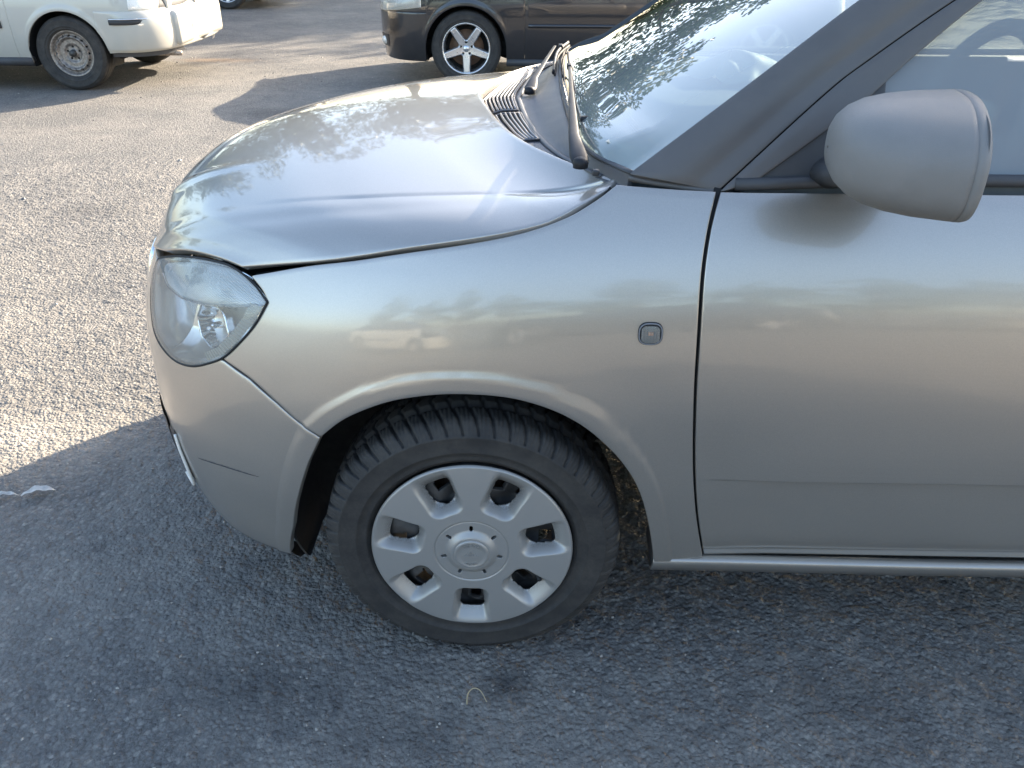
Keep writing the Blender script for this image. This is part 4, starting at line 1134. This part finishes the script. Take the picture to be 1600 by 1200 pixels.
def far_car(name, label, xn, L, y0, paintm, kind, wf, wr, R, rr, style, group=None):
    """car parked along X, nose at xn (towards -X), near flank at y0"""
    W = 1.74; yc = y0+W/2; xt = xn+L
    car = thing(name, label, "car", (xn+L/2, yc, 0), group)
    MIRC = lambda p: (p[0], 2*yc-p[1], p[2])
    if kind == 'hatch':   # dark car: nose visible
        belt = lambda x: interp([xn, xn+.12, xn+.5, xn+1.3, xn+2.6, xt-.3, xt], [.66, .72, .83, .96, 1.0, 1.02, .98], x)
        zl = .20
    else:
        belt = lambda x: interp([xn, xn+.2, xn+1.2, xn+2.4, xt-.3, xt], [.70, .76, .90, .93, .93, .90], x)
        zl = .22
    RA = R+.045
    def plan(x, z):
        """inset of the flank from y0"""
        prof = interp([.15, .25, .40, .60, .75, .90, 1.05], [.07, .035, .008, .0, .010, .035, .09], z)
        ln = .55; q = max(0, 1-(x-xn-.10*max(0, abs(z-.5)-.1))/ln)
        a = max(0, min(1, q)); ins = (W/2)*(1-(1-a**2.6)**(1/2.6))
        lt = .40; q = max(0, 1-((xt-.10*max(0, abs(z-.45)-.12)*2)-x)/lt); a = max(0, min(1, q)); ins2 = (W/2)*(1-(1-a**2.8)**(1/2.8))
        return prof+ins+ins2
    xs = set()
    for k in range(41): xs.add(xn+.56*(1-math.cos(PI/2*k/40)))
    for k in range(41): xs.add(xt-.42*(1-math.cos(PI/2*k/40)))
    for k in range(60): xs.add(lerp(xn+.56, xt-.42, k/59))
    for wx in (wf, wr):
        for k in range(33): xs.add(wx-RA*math.cos(PI*k/32))
        xs.add(wx-RA-.001); xs.add(wx+RA+.001)
    xs = sorted(xs)
    def low(x):
        z = zl+.09*sstep(xt-1.0, xt-.4, x)*(kind != 'hatch')
        for wx in (wf, wr):
            if abs(x-wx) < RA: z = max(z, R-.01+math.sqrt(max(0, RA**2-(x-wx)**2)))
        return z
    def pt(x, z):
        y = y0+plan(x, z)
        for wx in (wf, wr):
            d = math.hypot(x-wx, z-R)-RA
            if d < .1: y -= .005*(1-sstep(.015, .04, d))
        return (x, min(y, yc), z)
    def side(xa, xb, name, z1=None, mat=paintm, z0=None, off=0., hem=True):
        out = []
        for mir in (False, True):
            X = [x for x in xs if xa < x < xb]; X = [xa]+X+[xb]; rows = []
            for x in X:
                a = low(x) if z0 is None else z0; b = belt(x) if z1 is None else min(z1, belt(x))
                if a > b: a = b-.001
                r = [pt(x, lerp(a, b, k/22)) for k in range(23)]
                r = [(p[0], p[1]-off, p[2]) for p in r]
                rows.append([MIRC(p) for p in r] if mir else r)
            bm = grid_bm(rows, outward=(xn+L/2, yc, .5))
            if hem: flange(bm, .02, .002)
            out.append(bm_obj(name, bm, mat, car))
        return out
    g = .0025
    if kind == 'hatch':
        d1 = wf+RA+.16; d2 = d1+1.05
        side(xn+.001, wf-RA+.02, "front_bumper", z1=.60); side(xn+.10, wf-RA+.02, "front_corner", z0=.605)
        side(wf-RA+.02+g, d1-g, "front_wing"); dd = side(d1+g, d2-g, "front_door"); side(d2+g, wr-RA*.6, "rear_door"); side(wr-RA*.6+g, xt-.001, "rear_wing")
        # headlight and fog lamp pocket on the visible corner
        for mir in (False, True):
            f = MIRC if mir else tuple
            rows = []
            for x in np.linspace(xn+.05, xn+.46, 24):
                t = (x-xn-.05)/.41; r = []
                for k in range(8):
                    z = lerp(.595+.05*t, .66+.10*t, k/7); p = pt(x, z); r.append(f((p[0]-.004, p[1]-.006-.008*math.sin(PI*k/7)*math.sin(PI*t)**.5, z)))
                rows.append(r)
            hl = bm_obj("headlight", flange(grid_bm(rows, outward=(xn+L/2, yc, .5)), .01, .001), M['hl_house'], car)
            rows = [[(q[0]-.004, q[1]-(.004 if not mir else -.004), q[2]) for q in r] for r in rows]
            bm_obj("lens", grid_bm(rows, outward=(xn+L/2, yc, .5)), M['lens'], hl)
            rows = [[f((lambda p: (p[0]-.003, p[1]-.003, p[2]))(pt(x, z))) for z in np.linspace(.30, .40, 5)] for x in np.linspace(xn+.04, xn+.13, 6)]
            fp = bm_obj("fog_pocket", grid_bm(rows, outward=(xn+L/2, yc, .5)), M['black'], car)
            p = pt(xn+.085, .345)
            bm_obj("fog_lamp", tube_bm([f((p[0]+.01, p[1]+.01, p[2])), f((p[0]-.012, p[1]-.012, p[2]))], .035, 16), M['hl_house'], fp)
            bm_obj("rubbing_strip", tube_bm([f((x, y0+plan(x, .50)-.004, .50)) for x in np.linspace(d1+.03, d2-.03, 20)], .012, 8, flat=1.3), paintm, car)
            bm_obj("sill", tube_bm([f((x, y0+.06, .195)) for x in np.linspace(wf+RA, wr-RA, 10)], .035, 8), M['trim'], car)
    else:
        d2 = wr-RA-.10; d1 = d2-1.15
        side(xn+.001, wf-RA*.3, "front_bumper", z1=.6); side(wf-RA*.3+g, d1-g, "front_wing"); side(d1+g, d2-g, "rear_door"); 
        side(d2+g, xt-.002, "rear_wing", z0=None, z1=None)
        # bumper: slightly proud skin from the arch round the tail
        for mir in (False, True):
            f = MIRC if mir else tuple
            X = [x for x in xs if wr+RA*.80 < x < xt]+[xt+.012]; X.sort(); rows = []
            for x in X:
                r = []
                for k in range(18):
                    z = lerp(max(.325, low(x) if x < wr+RA else .325), .628, k/17); p = pt(min(x, xt-.0008), z)
                    bul = .028*sstep(wr+RA, wr+RA+.25, x)*math.sin(PI*min(1, (z-.28)/.36))**.5+.006
                    r.append(f((p[0]+bul*sstep(xt-.4, xt, x)*1.0, min(yc, p[1]-bul), z)))
                rows.append(r)
            bmp = bm_obj("rear_bumper", flange(grid_bm(rows, outward=(xn+L/2, yc, .5)), .03, .003), paintm, car)
            rows = []
            for x in np.linspace(xt-.42, xt-.075, 16):
                r = []
                for z in (.530, .538, .562, .570):
                    p = pt(x, z); r.append(f((p[0]+.01*0, p[1]-.037-(.006 if .531 < z < .569 else 0), z)))
                rows.append(r)
            bs = bm_obj("bumper_strip", flange(grid_bm(rows, outward=(xn+L/2, yc, .5)), .01, .001), M['black'], bmp)
            bm_obj("bright_strip", tube_bm([tuple(Vector(f((x, pt(x, .57)[1]-.043, .574)))) for x in np.linspace(xt-.42, xt-.075, 16)], .0045, 6), M['chrome'], bmp)
            # tail lamp
            rows = [[f((lambda p: (p[0]+.004, p[1]-.006, p[2]))(pt(x, z))) for z in np.linspace(.645, .86, 8)] for x in np.linspace(xt-.26, xt-.09, 12)]
            bm_obj("tail_lamp", flange(grid_bm(rows, outward=(xn+L/2, yc, .5)), .012, .002), M['hl_house'], car)
            rows = [[f((lambda p: (p[0]+.004, p[1]-.006, p[2]))(pt(x, z))) for z in np.linspace(.645, .86, 8)] for x in np.linspace(xt-.088, xt-.02, 12)]
            bm_obj("tail_lamp", flange(grid_bm(rows, outward=(xn+L/2, yc, .5)), .012, .002), M['trim'], car)
            bm_obj("rubbing_strip", flange(grid_bm([[f((x, y0+plan(x, z)-.012, z)) for z in (.50, .51, .545, .555)] for x in np.linspace(d1+.03, d2-.07, 20)], outward=(xn+L/2, yc, .5)), .01, .001), M['black'], car)
            bm_obj("bright_strip", tube_bm([f((x, y0+plan(x, .56)-.014, .558)) for x in np.linspace(d1+.03, d2-.07, 20)], .004, 6), M['chrome'], car)
            bm_obj("sill", tube_bm([f((x, y0+.05, .235)) for x in np.linspace(wf+RA, wr-RA, 10)], .04, 8), M['trim'], car)
            bm_obj("valance", grid_bm([[f((lambda p: (p[0], min(yc, p[1]+.03), z))(pt(min(x, xt-.03), z))) for z in (.27, .33)] for x in np.linspace(wr+RA, xt-.03, 20)], outward=(xn+L/2, yc, .5)), M['trim'], car)
        bm_obj("tail_pipe", tube_bm([(xt-.35, y0+.38, .26), (xt-.02, y0+.38, .26)], .022, 12), M['rusty'], car)
        bm_obj("rear_panel", box_bm((xt-.07, yc, .62), (.06, W-.62, .56), bev=.025), paintm, car)
        bmc = bm_obj("bumper_centre", box_bm((xt-.02, yc, .475), (.10, W-.60, .28), bev=.04), paintm, car)
        pl = bm_obj("number_plate", box_bm((xt+.032, yc, .50), (.006, .52, .11), bev=.002), M['cream'], car)
    # upper body: deck and greenhouse lofted over the belt line
    if kind == 'hatch':
        st = [(xn+.10, .70, .74, .90), (xn+.45, .82, .83, .86), (xn+.95, .95, .95, .84), (xn+1.10, .985, .97, .84), (xn+1.85, 1.40, 1.37, .66), (xn+2.5, 1.47, 1.45, .64), (xn+3.3, 1.42, 1.39, .63), (xt-.25, 1.0, 1.0, .74), (xt-.05, .98, .96, .80)]
    else:
        st = [(xn+.06, .74, .74, .90), (xn+.9, .92, .89, .86), (xn+1.15, .95, .92, .82), (xn+1.75, 1.36, 1.34, .64), (xn+2.4, 1.42, 1.40, .62), (xt-.75, 1.41, 1.38, .60), (xt-.20, .97, .95, .72), (xt-.05, .93, .91, .80)]
    rows = []
    for (x, zc, ze, hw) in st:
        zb = belt(x)-.004; hb = W/2-plan(min(max(x, xn+.05), xt-.05), zb)-.0
        half = [(x, yc-hb, zb), (x, yc-lerp(hb, hw, .5), lerp(zb, ze, .5)), (x, yc-min(hw, hb), ze)]+[(x, yc-min(hw, hb)*(1-k/5), lerp(ze, zc, math.sin(PI/2*k/5))) for k in range(1, 6)]
        rows.append(half+[MIRC(p) for p in half[::-1][1:]])
    n = len(rows[0]); me_bm = bmesh.new()
    V = [[me_bm.verts.new(p) for p in r] for r in rows]
    glass_idx = []
    for i in range(len(rows)-1):
        for j in range(n-1):
            fce = me_bm.faces.new((V[i][j], V[i+1][j], V[i+1][j+1], V[i][j+1]))
            roofy = min(st[i][1], st[i+1][1]) > 1.3
            steep = abs(st[i][1]-st[i+1][1]) > .3
            sidef = j < 2 or j >= n-3
            if (steep and not (sidef and False)) or (roofy and sidef): fce.material_index = 1
    bmesh.ops.recalc_face_normals(me_bm, faces=me_bm.faces)
    top = bm_obj("upper_body", me_bm, paintm, car, smooth=False); top.data.materials.append(M['tint'])
    bm_obj("underbody", box_bm((xn+L/2, yc, .30), (L-.9, W-.35, .12)), M['dark'], car)
    for wx in (wf, wr):
        for mir in (False, True):
            f = MIRC if mir else tuple
            rows = [[f((wx+rad*math.cos(a), y, R+rad*math.sin(a))) for (y, rad) in ((y0+.04, RA+.008), (y0+.26, RA+.008), (y0+.27, .04))] for a in [PI*(k/24*1.2-.1) for k in range(25)]]
            bm_obj("arch_liner", grid_bm(rows), M['dark'], car)
        far_wheel(car, wx, y0+.030, R-.004, R, rr, style, -1); far_wheel(car, wx, 2*yc-y0-.030, R-.004, R, rr, style, 1)
    return car
M['tint'] = simple("dark window glass", (.03, .035, .035), .06, var=.02, coat=1.)
dark = far_car("dark_hatchback", "dark grey hatchback with five spoke silver alloy wheel parked beyond the bonnet", -1.30, 4.25, 6.50, M['dark_paint'], 'hatch', -.464, 2.15, .312, .212, 'alloy')
white = far_car("white_saloon", "white car with rusty perforated steel wheel parked at the far left", -7.17, 4.19, 6.15, M['white_paint'], 'saloon', -6.30, -3.815, .300, .190, 'steel')
third = copy_tree(dark); third.location = (-6.05, 13.9, 0); third['label'] = 'dark car in the second row, only its tyre and sill showing behind the white car'
# cars and trees standing around the yard, seen only in the paint and glass
for k, (src, x, y, a, lb) in enumerate([(dark, 1.2, -7.4, 4, 'dark hatchback parked behind the photographer'), (white, -4.2, -7.7, 184, 'white car parked behind the photographer to the left'), (white, 6.6, -7.2, 3, 'white car parked behind the photographer to the right')]):
    c = copy_tree(src); c.location = (x, y, 0); c.rotation_euler = (0, 0, R_(a)); c['label'] = lb

# ------------------------------------------------------------------ trees round the yard
def make_tree(name, label, h, spread, seed, nl=5200):
    rnd = random.Random(seed); t = thing(name, label, "tree", (0, 0, 0), "trees round the yard")
    bm = bmesh.new(); tube_bm([(0, 0, -.05), (.05, .03, h*.2), (-.04, .08, h*.4), (.02, 0, h*.7), (0, 0, h*.9)], [.22, .17, .14, .07, .02], 10, bm)
    tips = []
    for k in range(16):
        z0 = h*rnd.uniform(.22, .75); a = rnd.uniform(0, 2*PI); ln = spread*rnd.uniform(.6, 1.)*(1-.5*abs(z0/h-.45)); up = rnd.uniform(.2, .9)
        p = [Vector((0, 0, z0)), Vector((math.cos(a)*ln*.5, math.sin(a)*ln*.5, z0+up*ln*.35)), Vector((math.cos(a)*ln, math.sin(a)*ln, z0+up*ln*.8))]
        tube_bm([tuple(q) for q in p], [.07, .045, .015], 6, bm); tips.append(p[2]); tips.append(p[1])
    bm_obj("trunk", bm, M['bark'], t)
    cl = [(p+Vector((rnd.gauss(0, .3), rnd.gauss(0, .3), rnd.gauss(0, .3))), rnd.uniform(.5, 1.15)) for p in tips for _ in range(2)]+[(Vector((rnd.gauss(0, spread*.25), rnd.gauss(0, spread*.25), h*rnd.uniform(.6, .97))), rnd.uniform(.5, .9)) for _ in range(14)]
    vs = []; fs = []
    for k in range(nl):
        c, r = rnd.choice(cl); d = Vector((rnd.gauss(0, 1), rnd.gauss(0, 1), rnd.gauss(0, 1))).normalized()*r*rnd.uniform(.55, 1.05)
        p = c+Vector((d.x, d.y, d.z*.75)); a = Vector((rnd.gauss(0, 1), rnd.gauss(0, 1), rnd.gauss(0, .6))).normalized(); b = a.cross(Vector((rnd.gauss(0, 1), rnd.gauss(0, 1), rnd.gauss(0, 1)))).normalized()
        s = rnd.uniform(.07, .15); i = len(vs); vs += [tuple(p-a*s), tuple(p+b*s*.6), tuple(p+a*s), tuple(p-b*s*.6)]; fs.append((i, i+1, i+2, i+3))
    me = bpy.data.meshes.new("crown"); me.from_pydata(vs, [], fs); finish("crown", me, M['leaf'], t)
    return t
tA = make_tree("broadleaf_tree", "bushy tree beyond the yard", 8.4, 2.9, 3); tB = make_tree("broadleaf_tree", "tall tree beyond the yard", 8.6, 2.5, 8)
spots = [(-17, 22, 1.0), (-13.2, 19, 1.05), (-9.8, 18.5, 1.05), (-6.2, 18.0, 1.05), (-2.8, 18.4, 1.05), (.6, 19.5, 1.0), (4.4, 22., .95), (8.0, 23.0, 1.0), (11.5, 23.0, 1.0), (15.0, 23.0, 1.0), (18.5, 28., 1.0), (-20, 17, .8), (-21, 11, .75), (-21, 5, .7), (-20, -2, .6),
         (-12, -19, .8), (-8.5, -20, .72), (-5, -19.5, .78), (-1.5, -20.5, .7), (2, -19, .76), (5.5, -20, .7), (9, -19.5, .75), (12.5, -20, .8), (17, -16, .7)]
for k, (x, y, s) in enumerate(spots):
    src = tA if k % 2 == 0 else tB
    o = src if k < 2 else copy_tree(src)
    o.location = (x, y, 0); o.scale = (s, s, s); o.rotation_euler = (0, 0, k*1.9)
    side = 'on the far side of the yard' if y > 15 else ('at the left edge of the yard' if y > -10 else 'behind the photographer')
    o['label'] = "leafy tree standing outside the picture "+side; o['group'] = "trees "+side
# ------------------------------------------------------------------ litter
def pale_dash_shape():  # added pale shape that stands in for the sunlit patch seen through the windscreen
    c = Vector((.60, .98, .985)); rows = []; n = 30
    for i in range(n+1):
        q = i/n; r = []
        for k in range(48):
            a = 2*PI*k/48; rad = (.115+.045*math.cos(a-.9)+.022*math.sin(3*a))*max(q, .01)
            h = .050*(1-q**2.2)*(1+.25*math.sin(2*a+.6))+.006*math.sin(5*a+q*7)*q
            r.append((c.x+rad*math.cos(a)*1.0, c.y+rad*math.sin(a)*.8, c.z+.012+h))
        rows.append(r)
    o = bm_obj("sunlit_dash_shape", grid_bm(rows, close_v=True, outward=(c.x, c.y, c.z-.2)), M['cream'])
    tag(o, "added pale shape on the dashboard of the silver hatchback, standing in for a sunlit patch behind the windscreen", "cloth")  # stand-in for a sunlit patch, not a real cloth
pale_dash_shape()
def leaf_litter():
    o = thing("dry_leaf", "pale dry curled leaf lying on the asphalt in the shadow edge, left of the bumper", "leaf", (-1.216, .513, 0))
    def blade(c, ln, w, a, nm, lift):
        rows = []
        for i in range(13):
            t = i/12; ww = w*math.sin(PI*t)**.7+.0006; r = []
            for k in range(5):
                s = -1+k/2; x = (t-.5)*ln; y = s*ww+.002*math.sin(t*4); z = .004+lift*math.sin(PI*t)+.006*s*s*math.sin(PI*t)+.002*math.sin(t*17+s)
                r.append((c[0]+x*math.cos(a)-y*math.sin(a), c[1]+x*math.sin(a)+y*math.cos(a), z))
            rows.append(r)
        return bm_obj(nm, flange(grid_bm(rows), .0008, .0003), M['leaf_dry'], o)
    blade((-1.200, .518), .085, .011, .35, "leaf_blade", .008)
    blade((-1.283, .500), .070, .006, .25, "leaf_fragment", .004)
leaf_litter()
st = bm_obj("straw_stalk", tube_bm([tuple(p) for p in resample([(-.008, -.130, .002), (-.007, -.108, .006), (.004, -.098, .010), (.018, -.103, .008), (.031, -.124, .002)], 24)], [.0016-.0008*k/23 for k in range(24)], 6), M['straw'])
tag(st, "thin bent straw lying on the asphalt below the front wheel", "straw")
print("objects", len(bpy.data.objects), "tris", sum(len(me.polygons)*2 for me in bpy.data.meshes))
